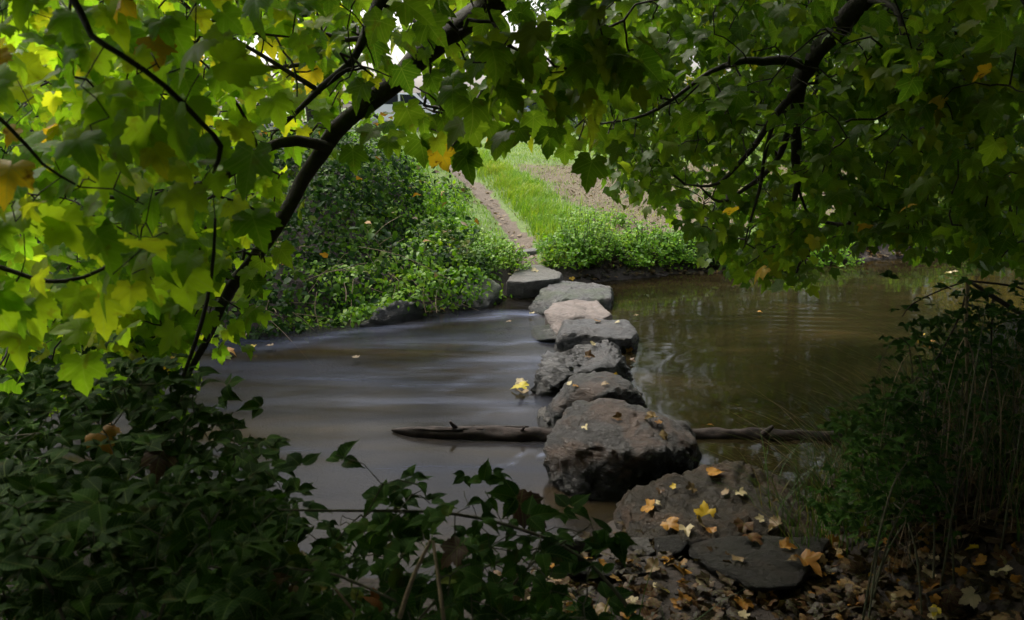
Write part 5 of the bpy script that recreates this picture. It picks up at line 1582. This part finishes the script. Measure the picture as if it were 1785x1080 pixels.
# left bank woods behind the near maples
bg_tree("dense green tree on the left bank behind the maples", -5.6, 9.8, 9.0, 2.1, M_far, 8500, .12, 401, low=.08)
bg_tree("tall tree at the far left behind the river bend", -10.5, 13, 13, 3.2, M_far, 7000, .17, 402, low=.05)
bg_tree("bushy tree beyond the mound, left of the parked vans", -7.8, 20, 12, 2.8, M_far, 6000, .18, 403, low=.05)
bg_tree("yellowing bush at the left edge of the river bend", -7.6, 7.8, 3.2, 1.5, M_far_yellow, 3600, .11, 404, low=.05, name="shrub", cat="shrub")
# right bank and horizon
xs_ = [(-22, 34, 11, 4.5, M_far, "wide tree at the left end of the horizon belt"),
       (4.5, 40, 12, 4.2, M_far, "broad green tree behind the blue car"), (8.5, 24, 9, 3.2, M_far, "green tree on the meadow behind the hanging canopy"), (13.5, 28, 11, 4.0, M_far, "large tree on the meadow right of centre"),
       (13.2, 19.5, 7.0, 2.3, M_far_grey, "grey-green tree seen through the canopy at the right"), (18.5, 23, 9, 3.4, M_far, "dark tree near the right edge of the far bank"),
       (24, 30, 12, 4.5, M_far, "tall tree at the right end of the horizon belt"), (10.5, 15.0, 5.0, 1.9, M_far, "low dense tree on the far bank at the right edge"), (33, 34, 12, 5, M_far, "wide tree outside the right edge")]
for i, (x, y, h, rd, mt, lb) in enumerate(xs_):
    bg_tree(lb, x, y, h, rd, mt, 6500, .05 + y * .0075, 420 + i, .2, .04)
bg_tree("yellow shrub on the far bank below the grey-green tree", 8.2, 13.4, 1.6, .8, M_far_yellow, 1500, .09, 450, .05, .05, "shrub", "shrub")
bg_tree("orange-tinged shrub on the meadow edge under the canopy", 3.9, 21.5, 2.2, 1.0, M_far_yellow, 1600, .11, 451, .05, .05, "shrub", "shrub")
bg_tree("green shrub on the meadow by the parked blue car", 2.3, 23.5, 1.5, 1.0, M_far, 1800, .10, 452, .05, .02, "shrub", "shrub")
bg_tree("wide shrub behind the brown earth patch at the right", 6.2, 18.5, 2.2, 1.4, M_far, 2400, .10, 453, .05, .02, "shrub", "shrub")
for i, (x, y, h, lb) in enumerate([(-25, 41, 16, "high-crowned tree far left beyond the car park"), (-17.5, 45, 18, "high-crowned tree left of the white car, beyond the car park"), (-10.5, 43, 17, "high-crowned tree right behind the white car"), (-3.5, 46, 18, "high-crowned tree behind the silver car"),
                                   (12, 44, 18, "high-crowned tree behind the meadow's middle"), (20, 42, 17, "high-crowned tree behind the meadow's right part"), (29, 40, 17, "high-crowned tree at the far right end of the meadow")]):
    bg_tree(lb, x, y, h, 4.6, M_far, 5200, .55, 430 + i, .3, .24)
# unseen thickets and trees added round the viewpoint to darken the near bank
for i, (x, y) in enumerate([(-3.5, -3.5), (-.6, -3.8), (2.4, -3.4), (4.8, -1.2), (5.2, 2.2), (-4.6, -.8)]):
    bg_tree(["unseen thicket added for shade behind the viewpoint on the left", "unseen thicket added for shade right behind the viewpoint", "unseen thicket added for shade behind the viewpoint on the right", "unseen tree added for shade on the near right bank", "unseen tree added for shade on the near right bank beside the pool", "unseen tree added for shade on the near left bank"][i],
            x, y, 5.5, 1.7, M_far, 3500, .2, 470 + i, .12, .03)
for i, (x, y) in enumerate([(-3.3, .7), (-3.5, 2.0)]):  # low bushes added out of frame, blocking side light on the left brambles
    bg_tree(["unseen low bush added on the left bank to block side light", "second unseen low bush added on the left bank to block side light"][i], x, y, 1.8, 1.0, M_far, 2500, .12, 490 + i, .04, .02, "shrub", "shrub")
print("objects", len(bpy.data.objects), "tris", sum(len(m.loops) - 2 * len(m.polygons) for m in bpy.data.meshes))
